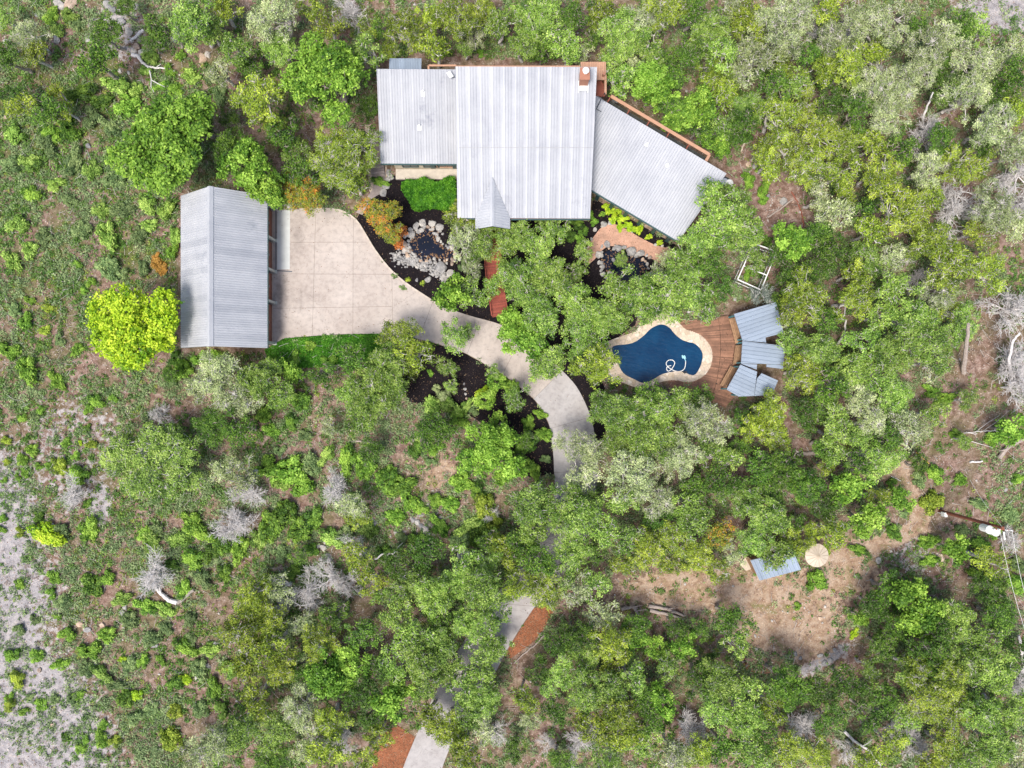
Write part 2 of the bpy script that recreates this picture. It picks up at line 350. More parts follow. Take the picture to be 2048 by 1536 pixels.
def flag_mat():
    m, nt, b = new_mat('flagstone'); pos = objpos(nt)
    v = N(nt, "ShaderNodeTexVoronoi"); v.inputs["Scale"].default_value = 2.3; nt.links.new(pos, v.inputs["Vector"])
    sc = N(nt, "ShaderNodeSeparateColor"); nt.links.new(v.outputs["Color"], sc.inputs[0])
    c = ramp(nt, sc.outputs[0], [(0.0, (0.50, 0.40, 0.29)), (0.4, (0.66, 0.56, 0.44)), (0.7, (0.62, 0.50, 0.40)), (1.0, (0.78, 0.72, 0.62))]).outputs[0]
    e = N(nt, "ShaderNodeTexVoronoi", feature='DISTANCE_TO_EDGE'); e.inputs["Scale"].default_value = 2.3; nt.links.new(pos, e.inputs["Vector"])
    c = mix(nt, ramp(nt, e.outputs[0], [(0.015, (1, 1, 1)), (0.05, (0, 0, 0))]).outputs[0], c, (0.46, 0.40, 0.33))
    n = noise(nt, 5, 5, 0.7, pos); c = mix(nt, 1.0, c, ramp(nt, n.outputs[0], [(0.3, (0.75, 0.74, 0.72)), (0.65, (1.05, 1.03, 1))]).outputs[0], 'MULTIPLY')
    nt.links.new(c, b.inputs["Base Color"]); b.inputs["Roughness"].default_value = 0.85; bump(nt, n.outputs[0], 0.3, 0.02, b); return m
M_FLAG = flag_mat(); M_CONC = concrete_mat(); M_GROUND = ground_mat()

# ------------------------------------------------------------------ outlines (photo pixels)
DRIVE_R = [(545,420),(600,419),(650,418),(683,422),(712,440),(733,472),(750,500),(777,535),(810,565),(850,592),(873,606),(905,620),(945,633),(975,641),(1003,650),(1035,667),(1068,692),(1100,718),(1128,745),(1152,772),(1170,805),(1183,840),(1191,880),(1195,920),(1193,980),(1185,1040),(1160,1100),(1120,1155),(1068,1215),(1020,1289),(985,1355),(945,1420),(905,1485),(883,1540),(872,1590)]
DRIVE_L = [(793,1590),(806,1536),(833,1470),(868,1390),(905,1320),(945,1255),(985,1200),(1030,1140),(1070,1085),(1098,1035),(1109,980),(1108,940),(1107,915),(1104,885),(1099,852),(1087,825),(1068,798),(1040,774),(1010,752),(975,731),(932,707),(890,692),(845,680),(800,672),(755,668),(700,668),(640,671),(590,675),(565,680),(545,689)]
DRIVE = smooth_poly(DRIVE_R, 3, False) + smooth_poly(DRIVE_L, 3, False)
BED1 = [(770,352),(912,347),(915,440),(1180,442),(1186,396),(1352,490),(1348,520),(1310,560),(1290,600),(1270,650),(1215,690),(1195,740),(1215,790),(1215,850),(1197,900),(1191,880),(1183,840),(1170,805),(1152,772),(1128,745),(1100,718),(1068,692),(1035,667),(1003,650),(975,641),(945,633),(905,620),(873,606),(850,592),(810,565),(777,535),(750,500),(733,472),(712,440),(735,400),(770,370)]
BED2 = [(845,681),(890,693),(932,708),(975,732),(1010,753),(1040,775),(1068,799),(1087,826),(1099,853),(1104,886),(1107,916),(1108,948),(1060,955),(1010,930),(985,860),(930,825),(870,815),(815,802),(800,760),(830,720)]
POOL = smooth_poly([(1227,692),(1262,687),(1284,674),(1302,657),(1322,649),(1338,655),(1350,669),(1368,682),(1388,687),(1401,699),(1405,713),(1400,733),(1390,749),(1378,749),(1366,743),(1348,743),(1325,748),(1307,758),(1287,766),(1267,758),(1246,746),(1234,723),(1225,705)], 4)
COPE = smooth_poly([(1206,688),(1244,672),(1268,663),(1287,644),(1305,631),(1328,629),(1348,634),(1361,649),(1373,659),(1396,667),(1414,682),(1424,700),(1424,723),(1416,743),(1399,758),(1376,765),(1350,761),(1325,763),(1302,771),(1282,777),(1249,767),(1226,755),(1206,738),(1198,712)], 4)
GARAGE = [(355,385),(545,385),(545,705),(355,705)]
HOUSE = [(752,115),(1215,120),(1215,190),(1425,300),(1455,350),(1360,487),(1185,392),(1185,440),(912,440),(912,348),(770,348),(752,330)]
DECKP = [(1362,645),(1412,643),(1455,634),(1475,685),(1475,735),(1452,785),(1440,805),(1400,795),(1378,768),(1300,775),(1300,640)]
CAB = [(1450,600),(1560,600),(1575,690),(1570,740),(1560,792),(1440,795)]
LAWN = [(548,690),(570,677),(640,672),(700,669),(758,668),(768,700),(740,722),(640,735),(560,735),(535,715),(530,700)]
OM1 = [(1068,1216),(1090,1212),(1106,1224),(1088,1258),(1066,1284),(1020,1318),(1012,1308),(1020,1291)]
OM2 = [(830,1474),(795,1450),(760,1470),(745,1510),(745,1560),(800,1575),(806,1536)]
OM3 = [(985,1352),(1005,1330),(1040,1330),(1010,1380),(975,1400),(960,1400)]
GRAV = smooth_poly([(1172,500),(1190,470),(1212,448),(1240,452),(1275,472),(1310,490),(1345,500),(1352,520),(1330,530),(1300,516),(1270,505),(1225,492),(1205,500),(1188,520),(1170,530)], 3)
GRAV2 = smooth_poly([(1120,545),(1150,550),(1155,565),(1130,580),(1115,565)], 3)
HARD = [DRIVE, COPE, GARAGE, HOUSE, DECKP, CAB]

# ------------------------------------------------------------------ ground
def ell(X, Y, cx, cy, rx, ry, soft=0.35, ang=0):
    dx = X - cx; dy = Y - cy; ca, sa = math.cos(R(ang)), math.sin(R(ang))
    u = (dx * ca + dy * sa) / rx; v = (-dx * sa + dy * ca) / ry
    d = np.sqrt(u * u + v * v); return np.clip((1 + soft - d) / (2 * soft), 0, 1)
def softpoly(X, Y, poly, soft):
    ins = inpoly(X, Y, poly); d = np.full(X.shape, 1e9)
    n = len(poly)
    for i in range(n):
        ax, ay = poly[i][0], poly[i][1]; bx, by = poly[(i + 1) % n][0], poly[(i + 1) % n][1]
        L = (bx - ax) ** 2 + (by - ay) ** 2 + 1e-9
        t = np.clip(((X - ax) * (bx - ax) + (Y - ay) * (by - ay)) / L, 0, 1)
        d = np.minimum(d, np.hypot(X - ax - t * (bx - ax), Y - ay - t * (by - ay)))
    sd_ = np.where(ins, d, -d); return np.clip(0.5 + sd_ / (2 * soft), 0, 1)
def zones(X, Y):
    ash = np.maximum.reduce([softpoly(X, Y, [(-900,930),(30,900),(75,1000),(85,1120),(125,1200),(90,1290),(170,1340),(205,1440),(240,1560),(300,2400),(-900,2400)], 60),
        ell(X, Y, 200, 1010, 25, 40), ell(X, Y, 2030, 10, 110, 55, .5) , ell(X, Y, 2500, -100, 500, 220), ell(X, Y, 175, 1480, 60, 60) * .8, ell(X, Y, 150, 900, 120, 130) * .45,
        ell(X, Y, 240, 60, 60, 70) * .55, ell(X, Y, 1830, 1110, 60, 40) * .5, ell(X, Y, 1650, 1320, 70, 16, .5, -30) * .8, ell(X, Y, 850, 1045, 50, 40) * .4])
    tan = np.maximum.reduce([ell(X, Y, 1440, 1180, 210, 45), ell(X, Y, 1560, 1220, 120, 90), ell(X, Y, 1690, 1130, 70, 60), ell(X, Y, 1620, 1270, 60, 50),
        ell(X, Y, 1765, 1088, 80, 16, .5, -25) * 1.6, ell(X, Y, 1832, 1015, 16, 55, .5, -20) * 1.5, ell(X, Y, 1790, 940, 28, 40) * 1.1, ell(X, Y, 885, 950, 30, 22, .5, -40) * 1.2,
        ell(X, Y, 860, 920, 60, 35) * .4])
    green = np.clip(0.45 + 0.6 * ell(X, Y, 120, 300, 350, 330, .5) - 0.9 * ell(X, Y, 1530, 400, 90, 130) - 0.5 * tan, 0, 1)
    return ash, tan, green
def build_ground():
    xs = np.concatenate([[-900, -400, -200, -110, -80], np.arange(-62, 62.01, 0.4), [80, 110, 200, 400, 900]])
    ys = np.concatenate([[-900, -400, -200, -90, -65], np.arange(-48, 48.01, 0.4), [65, 90, 200, 400, 900]])
    X, Y = np.meshgrid(xs, ys); nx, ny = len(xs), len(ys)
    px = X / S + 1024; py = 768 - Y / S
    v = np.stack([X.ravel(), Y.ravel(), np.zeros(X.size)], 1)
    i, j = np.meshgrid(np.arange(nx - 1), np.arange(ny - 1)); a = (j * nx + i).ravel()
    f = np.stack([a, a + 1, a + 1 + nx, a + nx], 1)
    c = v[f].mean(1); keep = ~inpoly(c[:, 0] / S + 1024, 768 - c[:, 1] / S, [(1215,700),(1240,680),(1275,668),(1300,645),(1325,638),(1345,645),(1365,668),(1395,676),(1412,697),(1414,720),(1405,745),(1385,757),(1340,753),(1300,765),(1260,763),(1225,740)])
    f = f[keep]
    me = raw_mesh('ground', v, f)
    ash, tan, green = zones(px, py)
    ca = me.color_attributes.new("zones", 'FLOAT_COLOR', 'POINT')
    ca.data.foreach_set("color", np.stack([ash.ravel(), tan.ravel(), green.ravel(), np.ones(X.size)], 1).ravel())
    o = link('ground', me, M_GROUND); tag(o, kind='structure')
def raw_mesh(name, v, f, tone=None):
    me = bpy.data.meshes.new(name); v = np.asarray(v, np.float32); f = np.asarray(f, np.int32); k = f.shape[1]
    me.vertices.add(len(v)); me.vertices.foreach_set("co", v.ravel())
    me.loops.add(f.size); me.loops.foreach_set("vertex_index", f.ravel())
    me.polygons.add(len(f)); me.polygons.foreach_set("loop_start", np.arange(0, f.size, k, dtype=np.int32))
    me.update(calc_edges=True)
    if tone is not None:
        at = me.attributes.new("tone", 'FLOAT', 'FACE'); at.data.foreach_set("value", np.asarray(tone, np.float32))
    return me
build_ground()
def sheet(name, poly, z, mat, z0=None, kind='structure'):
    m = MB(); p = P2(poly)
    if z0 is None:
        m.add([(a.x, a.y, z) for a in p], [tuple(range(len(p)))])
    else: m.prism(p, z0, z)
    o = m.build(name, mat)
    if kind: tag(o, kind=kind)
    return o
sheet('mulch_bed', BED1, 0.02, M_BLACKMULCH, -0.05)
sheet('mulch_bed', BED2, 0.02, M_BLACKMULCH, -0.05)
sheet('mulch_strip', OM1, 0.025, M_ORANGEMULCH, -0.05)
sheet('mulch_strip', OM2, 0.025, M_ORANGEMULCH, -0.05)
sheet('gravel_path', GRAV, 0.035, M_GRAVEL, -0.05)
sheet('gravel_path', GRAV2, 0.035, M_GRAVEL, -0.05)
sheet('driveway', DRIVE, 0.08, M_CONC, -0.1)
# control joints, drain grate and pale ramp slab on the parking pad
def strips(name, lines, z, wd, mat):
    m = MB()
    for a, b in lines:
        a = W(*a); b = W(*b); d = (b - a); d.z = 0; n = Vector((-d.y, d.x, 0)).normalized() * wd / 2
        m.add([(a + n)[:2] + (z,), (a - n)[:2] + (z,), (b - n)[:2] + (z,), (b + n)[:2] + (z,)], [(0, 1, 2, 3)])
    return tag(m.build(name, mat), kind='structure')
strips('driveway_joint', [((632,419),(625,671)),((707,440),(706,668)),((784,548),(786,670)),((582,485),(733,484.5)),((582,548),(793,549)),((545,617),(784,613)),
    ((1069,796),(1121,744)),((865,606),(845,660)),((935,707),(958,642)),((1005,748),(1035,690)),((1104,856),(1188,832)),((1108,945),(1195,940)),((1075,1085),(1160,1090)),((985,1205),(1065,1212))], 0.0845, 0.026, M_SEAM)
sheet('ramp_slab', [(555,421),(580.5,421),(580,539),(555,539)], 0.092, simple('pale_concrete', (0.60, 0.62, 0.60), 0.8, 0, 0.15, 1.2), 0.05)
strips('drain_grate', [((552.6,416),(552.6,540)),((553,541.5),(585,543.5))], 0.098, 0.11, simple('drain_dark', (0.12, 0.13, 0.15), 0.6))
# raised kerb along the curve
kb = MB()
kp = smooth_poly([(600,419),(650,418),(683,422),(712,440),(733,472),(750,500),(777,535),(810,565),(850,592),(873,606),(905,620)], 3, False)
for a, b in zip(kp[:-1], kp[1:]):
    a = W(*a); b = W(*b); a.z = b.z = 0.12; kb.bar(a, b + (b - a) * 0.04, 0.16, 0.14)
tag(kb.build('kerb', simple('kerb_concrete', (0.60, 0.52, 0.44), 0.85)), kind='structure')
# stone steps and walk left of the house
sheet('stone_walk', [(745,395),(770,375),(775,345),(772,325),(745,325),(742,250),(752,250),(730,250),(735,330),(738,380)], 0.03, M_FLAG, -0.02)
sheet('stone_walk', [(745,380),(752,330),(742,300),(738,265),(748,255),(762,300),(768,330),(772,350),(765,385),(740,400),(725,430),(712,425)], 0.045, simple('walk_stone', (0.40, 0.33, 0.30), 0.9, 0, 0.3, 3, 0.3), -0.02)
st = MB()
for i in range(7):
    a = W(741 + i * .6, 327 + i * 5.2); b = W(768 + i * .5, 325 + i * 5.2); z = 0.62 - i * 0.075
    st.bar((a.x, a.y, z / 2), (b.x, b.y, z / 2), 0.25, z, random.random())
tag(st.build('stone_steps', simple('step_stone', (0.34, 0.29, 0.27), 0.9, 0, 0.3, 3, tone=0.25)), 'worn grey stone steps climbing along the left wing wall', 'steps')

# ------------------------------------------------------------------ metal roofs
def metal_roof(name, pts, rib_dir, mat, parent, pitch=0.30, rib_h=0.045, thick=0.12, seed=0, fascia=None, amp=1.0, base=.5, lap=0):
    """pts: coplanar convex polygon (world), rib_dir: vector the ribs run along"""
    pts = [Vector(p) for p in pts]; n = (pts[1] - pts[0]).cross(pts[-1] - pts[0]).normalized()
    if n.z < 0: n = -n
    u = Vector(rib_dir); u = (u - n * u.dot(n)).normalized(); v = n.cross(u)
    o = pts[0]; us = [(p - o).dot(u) for p in pts]; vs = [(p - o).dot(v) for p in pts]
    u0, u1, v0, v1 = min(us) - .01, max(us) + .01, min(vs) - .01, max(vs) + .01
    rr = random.Random(seed); prof = []; k = int((v1 - v0) / pitch) + 2; tones = []
    sheet_tone = 0.5; off = rr.random() * pitch
    for i in range(k):
        b = v0 - off + i * pitch
        if lap: sheet_tone = (1.0 if i % lap == 0 else .30) + rr.uniform(-.07, .07)
        elif i % 3 == 0: sheet_tone = (0.30 if (i // 3) % 2 else 0.70) + rr.uniform(-.22, .22)
        for dv, dz in ((0.0, 0), (0.62, 0), (0.72, 1), (0.88, 1)):
            prof.append((b + dv * pitch, dz * rib_h)); tones.append(min(1, max(0, base + ((sheet_tone - .5) + rr.uniform(-.08, .08) + (0.05 if dz else 0)) * amp)))
    verts = []; faces = []; ft = []
    for (vv, hh) in prof:
        for uu in (u0, u1): verts.append(o + u * uu + v * vv + n * (hh + 0.02))
    for i in range(len(prof) - 1): faces.append((2 * i, 2 * i + 1, 2 * i + 3, 2 * i + 2)); ft.append(tones[i])
    bm = bmesh.new(); bv = [bm.verts.new(x) for x in verts]
    lay = bm.faces.layers.float.new("tone")
    for f, t in zip(faces, ft): fc = bm.faces.new([bv[i] for i in f]); fc[lay] = t
    c = sum(pts, Vector()) / len(pts)
    for i in range(len(pts)):
        a, b = pts[i], pts[(i + 1) % len(pts)]; pn = (b - a).cross(n).normalized()
        if (c - a).dot(pn) > 0: pn = -pn
        bmesh.ops.bisect_plane(bm, geom=bm.verts[:] + bm.edges[:] + bm.faces[:], plane_co=a, plane_no=pn, clear_outer=True)
    # slab under the sheets
    top = [bm.verts.new(p + n * 0.012) for p in pts]; bot = [bm.verts.new(p - n * thick) for p in pts]; m_ = len(pts)
    for q in [top, bot[::-1]] + [[top[i], bot[i], bot[(i + 1) % m_], top[(i + 1) % m_]] for i in range(m_)]:
        fc = bm.faces.new(q); fc[lay] = 0.35; fc.material_index = 1
    bmesh.ops.recalc_face_normals(bm, faces=bm.faces)
    me = bpy.data.meshes.new(name); bm.to_mesh(me); bm.free()
    pl = Vector(parent.location) + (Vector(parent.parent.location) if parent.parent else Vector((0, 0, 0))) if parent else Vector((0, 0, 0))
    me.transform(Matrix.Translation(-pl))
    return link(name, me, [mat, fascia or M_TRIM], parent)

# ------------------------------------------------------------------ garage
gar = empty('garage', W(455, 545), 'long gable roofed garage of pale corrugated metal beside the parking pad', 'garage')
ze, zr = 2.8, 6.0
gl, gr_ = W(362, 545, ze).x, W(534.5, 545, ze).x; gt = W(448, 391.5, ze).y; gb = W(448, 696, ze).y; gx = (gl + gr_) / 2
metal_roof('roof', [(gx, gt, zr), (gx, gb, zr), (gl, gb, ze), (gl, gt, ze)], (-1, 0, -(zr - ze) / (gx - gl)), M_METAL, gar, 0.22, 0.035, seed=3, base=.95)  # same metal; both slopes toned paler to make up for weaker light
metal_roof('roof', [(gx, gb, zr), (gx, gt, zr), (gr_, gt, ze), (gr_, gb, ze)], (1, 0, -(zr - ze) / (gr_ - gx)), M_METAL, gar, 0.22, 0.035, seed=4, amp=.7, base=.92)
m = MB()
for sx in (-1, 1):
    m.add([(gx, gt + .02, zr + .09), (gx, gb - .02, zr + .09), (gx + sx * .28, gb - .02, zr - .12), (gx + sx * .28, gt + .02, zr - .12)], [(0, 1, 2, 3)], .9)
m.build('ridge_cap', M_METAL, gar)
wl, wr, wt, wb = gl + .5, gr_ - .45, gt - .4, gb + .4; wz = 2.75; th = .15
m = MB()
def gable_wall(y):
    return [(wl, y, 0), (wr, y, 0), (wr, y, wz), (gx, y, zr - .35), (wl, y, wz)]
for y, s in ((wt, -1), (wb, 1)):
    a = gable_wall(y); b = gable_wall(y + s * th); m.add(a + b, [(0, 1, 2, 3, 4), (9, 8, 7, 6, 5)] + [(i, (i + 1) % 5, (i + 1) % 5 + 5, i + 5) for i in range(5)])
m.box(((wl + th / 2), (wt + wb) / 2, wz / 2), (th, wt - wb - 2 * th - .006, wz))
m.box((wr - th / 2, (wt + wb) / 2, wz - .15), (th, wt - wb - 2 * th - .006, .3))
m.build('wall', M_STUCCO, gar)
bays = [413, 480, 542.5, 605, 690]
ysb = [W(540, b, 0.5).y for b in bays]; ysb[0] = wt - .2; ysb[-1] = wb + .2
for i in range(4):
    y0, y1 = ysb[i], ysb[i + 1]; d = MB(); yc = (y0 + y1) / 2; L = abs(y1 - y0) - .42
    for k in range(4): d.box((wr - .06, yc, .33 + k * .56), (.07, L, .54), t=random.uniform(.3, .7))
    dd = d.build('door', M_DOOR, gar)
    hb = MB(); hb.box((wr, yc, .95), (.04, .22, .05)); 
    h = hb.build('handle', M_GREY); h.parent = dd; h.location = -Vector(gar.location)
for y in ysb:
    d = MB(); d.box((wr + .28, y, 1.30), (.26, .22, 2.6)); d.box((wr + .30, y, .14), (.38, .34, .28)); d.build('post', simple('post_paint', (0.50, 0.52, 0.48), 0.7) if y == ysb[0] else bpy.data.materials['post_paint'], gar)
d = MB(); d.tube([(gr_ + .06, gt, ze - .03), (gr_ + .06, gb, ze - .03)], .06, 6); d.build('gutter', M_TRIM, gar)
strips('garage_apron', [((543,418),(543,689))], 0.088, .42, simple('apron', (0.58, 0.47, 0.39), 0.85))

# ------------------------------------------------------------------ house
hs = empty('house', W(1010, 290), 'large house with three pale corrugated metal roofs and an entry gable', 'house')
hl = Vector(hs.location)
# main roof: high at the top of the photo, low at the entry
zt, zb = 8.6, 4.4
A = W(911, 133, zt); B = W(1194, 134, zt); Cc = W(1180, 437, zb); D = W(915, 436, zb)
mid_y = W(1050, 295, (zt + zb) / 2).y
# force a planar quad
def plane_pt(px, py, z0y, z1y, za, zb_):
    z = (za + zb_) / 2
    for _ in range(12):
        p = W(px, py, z); t = (p.y - z0y) / (z1y - z0y); z = za + (zb_ - za) * t
    return W(px, py, z)
A, B, Cc, D = [plane_pt(x, y, A.y, D.y, zt, zb) for x, y in ((911,133),(1194,134),(1180,437),(915,436))]
metal_roof('roof', [A, D, Cc, B], (0, 1, (zt - zb) / (A.y - D.y)), M_METAL, hs, 0.2575, 0.035, 0.16, seed=11, amp=1.0, base=.45, lap=4)
slope_m = (zt - zb) / (A.y - D.y)
def zmain(y): return zb + (y - D.y) * slope_m
m = MB(); ym = mid_y; m.box(((A.x + B.x) / 2, ym, zmain(ym) + .075), (B.x - A.x - .3, .05, .02), rx=math.atan(slope_m)); m.build('roof_seam', simple('seam_grey', (.36, .365, .38), .6), hs)
def wallprism(mb, poly, zf, ov=.0):
    mb.prism(poly, 0, [zf(p[0], p[1]) for p in poly])
mw = MB(); ins = .55
mp = [(A.x + ins, A.y - .8), (B.x - ins, B.y - .8), (Cc.x - ins, Cc.y + 1.0), (D.x + ins, D.y + 1.0)]
wallprism(mw, mp, lambda x, y: zmain(y) - .25)
# left wing
lzt, lzb = 4.9, 3.0
LA = W(753, 138, lzt); LD = W(761, 327, lzb)
def plz(px, py): return plane_pt(px, py, LA.y, LD.y, lzt, lzb)
LQ = [plz(753, 138), plz(761, 327), plz(935, 328), plz(935, 139)]
lsl = (lzt - lzb) / (LA.y - LD.y)
def zleft(y): return lzb + (y - LD.y) * lsl
metal_roof('roof', LQ, (0, 1, lsl), M_METAL, hs, 0.2575, 0.035, 0.14, seed=21, amp=.45, base=.42, lap=4)
wallprism(mw, [(LQ[0].x + .8, LQ[0].y - .5), (mp[0][0] + .02, LQ[0].y - .5), (mp[0][0] + .02, LQ[1].y + .35), (LQ[1].x + 1.0, LQ[1].y + .35)], lambda x, y: zleft(y) - .2)
# right wing (a turned rectangle)
rN, rE, rS_ = W(1453, 347, 5.0), W(1453, 347, 5.0), W(1357, 483, 3.0)
rz_t, rz_b = 5.0, 3.0
pE, pS = W(1453, 347, rz_t), W(1357, 483, rz_b)
pT, pW_ = W(1194, 193, rz_t), W(1185, 388, rz_b)
ux = Vector((pT.x - pE.x, pT.y - pE.y, 0)).normalized()      # along the wing towards the main house
dn = Vector((-ux.y, ux.x, 0));
if dn.y > 0: dn = -dn                                         # downhill in plan
Ld = (Vector((pS.x, pS.y, 0)) - Vector((pE.x, pE.y, 0))).dot(dn)
rsl = (rz_t - rz_b) / Ld
def zright(x, y): return rz_t - (Vector((x, y, 0)) - Vector((pE.x, pE.y, 0))).dot(dn) * rsl
def onr(x, y, dz=0): return Vector((x, y, zright(x, y) + dz))
xin = mp[1][0] - .1
def at_x(p, d, x): t = (x - p.x) / d.x; return (x, p.y + d.y * t)
lower_dir = ux
q1 = at_x(pE, ux, xin); q2 = at_x(pS, ux, xin)
RQ = [onr(pE.x, pE.y), onr(*q1), onr(*q2), onr(pS.x, pS.y)]
metal_roof('roof', RQ, (dn.x, dn.y, -rsl), M_METAL, hs, 0.2575, 0.035, 0.14, seed=31, amp=.22, base=.42, lap=4)
def offr(a, b): p = Vector((pE.x, pE.y, 0)) + ux * a + dn * b; return (p.x, p.y)
La = (Vector((q1[0], q1[1], 0)) - Vector((pE.x, pE.y, 0))).length
rw = [offr(.7, .6), offr(La - .3, .6), offr(La - 4.6 + .0, Ld - .65), offr(.7 + 0.0, Ld - .65)]
q2p = at_x(Vector((*offr(.7, Ld - .65), 0)), ux, xin); q1p = at_x(Vector((*offr(.7, .6), 0)), ux, xin)
wallprism(mw, [offr(.7, .6), q1p, q2p, offr(.7, Ld - .65)], lambda x, y: zright(x, y) - .22)
wall = mw.build('wall', M_STUCCO, hs)
# entry gable
ex = W(985, 420, 5).x; gz = zmain(W(985, 356, 6).y)
eg_r = [Vector((W(985, 352, 5.6).x, W(985, 352, 5.6).y, 0)), Vector((ex - .2, W(970, 444, 5.4).y, 0))]
yA = W(985, 355, 5.6).y; zA = zmain(yA) + .06; yF = W(985, 447, 5.2).y - .35; zF = zA - .02
xl, xr = W(951, 440, 4.4).x, W(1020, 440, 4.4).x; yE = D.y - .05
zEv = zmain(yE) + .07
apex = Vector((ex, yA, zA)); front = Vector((ex, yF, zA)); le = Vector((xl, yE, zEv)); re = Vector((xr, yE, zEv))
def extend(e): return Vector((e.x, yF, zEv))
metal_roof('roof', [apex, le, extend(le), front], (le.x - ex, 0, zEv - zA), M_METAL, hs, 0.25, 0.03, 0.10, seed=41, amp=.5, base=.95)  # gable sheets lightened in colour, offsetting the dimmer light on their tilt
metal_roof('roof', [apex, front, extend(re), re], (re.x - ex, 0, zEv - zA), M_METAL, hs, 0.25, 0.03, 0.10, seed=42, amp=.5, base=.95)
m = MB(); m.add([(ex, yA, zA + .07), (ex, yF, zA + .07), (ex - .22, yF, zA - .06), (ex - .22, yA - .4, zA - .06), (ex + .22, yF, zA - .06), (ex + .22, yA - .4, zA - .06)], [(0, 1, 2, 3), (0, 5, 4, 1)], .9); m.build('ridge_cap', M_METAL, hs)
for sx in (xl + .15, xr - .15):
    m = MB(); m.box((sx, yF + .3, zEv / 2), (.22, .22, zEv)); m.build('post', M_REDWOOD, hs)
# red fascia boards and gutter at the low edge of the main roof
m = MB(); m.bar((D.x, D.y + .02, zb - .30), (xl - .1, D.y + .02, zb - .30), .06, .26); m.bar((xr + .1, Cc.y + .02, zb - .30), (Cc.x, Cc.y + .02, zb - .30), .06, .26)
m.build('fascia', M_REDWOOD, hs)
m = MB(); m.bar((D.x - .02, D.y + .1, zb - .14), (xl - .1, D.y - .08, zb - .1), .12, .1); m.bar((xr + .1, Cc.y - .08, zb - .1), (Cc.x, Cc.y - .08, zb - .1), .12, .1); m.build('gutter', M_TRIM, hs)
m = MB(); m.bar((LQ[1].x, LQ[1].y - .06, lzb - .05), (A.x + .2, LQ[2].y - .06, lzb - .05), .14, .1); m.build('gutter', M_TRIM, hs)
pa = onr(pS.x, pS.y, -.05); pb = onr(*q2, -.05); m = MB(); m.bar(pa + dn * .07, pb + dn * .07, .14, .1); m.build('gutter', M_TRIM, hs)
# left wing front: stone wall, windows and a concrete base ledge
ywl = LQ[1].y + .35; xw0 = LQ[1].x + 1.0
lw = MB(); lw.box(((xw0 + A.x + .6) / 2, ywl - .55, .14), (A.x + .6 - xw0, 1.0, .28)); lw.build('base_ledge', simple('ledge', (0.58, 0.52, 0.44), .85), hs)
def window(cx, cy, cz, wd, ht, dirx, diry, frame=M_TRIM):
    """flat opening set on a wall whose outward normal is (dirx,diry)"""
    rz = math.atan2(diry, dirx) - math.pi / 2
    f = MB(); nrm = Vector((dirx, diry, 0)).normalized(); t = Vector((-nrm.y, nrm.x, 0)); c = Vector((cx, cy, cz)) + nrm * .035
    for s in (-1, 1):
        f.box(c + t * s * (wd / 2), (.09, .09, ht + .09), rz); f.box(c + Vector((0, 0, s * ht / 2)), (wd - .092, .09, .09), rz)
    f.box(c, (.05, .07, ht - .1), rz)
    fo = f.build('window', frame, hs)
    g = MB(); g.box(c - nrm * .02, (wd - .05, .03, ht - .05), rz); go = g.build('pane', M_GLASS); go.parent = fo; go.location = -hl
for wx in (W(862, 338, 1.4).x, W(790 + 30, 338, 1.4).x): window(wx, ywl, 1.5, 1.5, 1.3, 0, -1)
for sxp in (864, 908):
    m = MB(); a = W(sxp, 336, 2.0); m.box((a.x, ywl - .10, 1.5), (.42, .10, 1.5)); m.build('shutter', M_TRIM, hs)
window(W(893, 338, 1.4).x, ywl, 1.5, 1.9, 1.3, 0, -1, M_CEDAR)
# left wing and main house upper (far) side windows, visible only from other places
for wx in (-11.5, -8.0): window(wx, LQ[0].y - .5, 2.2, 1.6, 1.4, 0, 1)
for wx in (-3.5, 0.5, 4.5): window(wx, A.y - .8, 2.6, 2.4, 2.0, 0, 1); window(wx, A.y - .8, 5.8, 2.4, 1.8, 0, 1)
for wx in (-3.9, 2.6, 5.3): window(wx, mp[2][1], 1.5, 1.6, 1.5, 0, -1)
m = MB(); m.box((ex, mp[2][1] - .04, 1.1), (1.1, .10, 2.15)); dr = m.build('door', M_REDWOOD, hs)
m = MB(); m.box((ex + .4, mp[2][1] - .12, 1.05), (.05, .06, .2)); h = m.build('handle', M_GREY); h.parent = dr; h.location = -hl
# right wing low side: windows between green shutters
Lr = (Vector((*q2p, 0)) - Vector((*offr(.7, Ld - .65), 0))).length
for i in range(6):
    p = offr(1.2 + i * 1.62, Ld - .65)
    if i < 5: window(*offr(2.0 + i * 1.62, Ld - .65), 1.7, 1.05, 1.2, dn.x, dn.y)
    m = MB(); m.box((p[0] + dn.x * .25, p[1] + dn.y * .25, 1.25), (.34, .52, 2.1), math.atan2(ux.y, ux.x)); m.build('shutter', M_TRIM, hs)
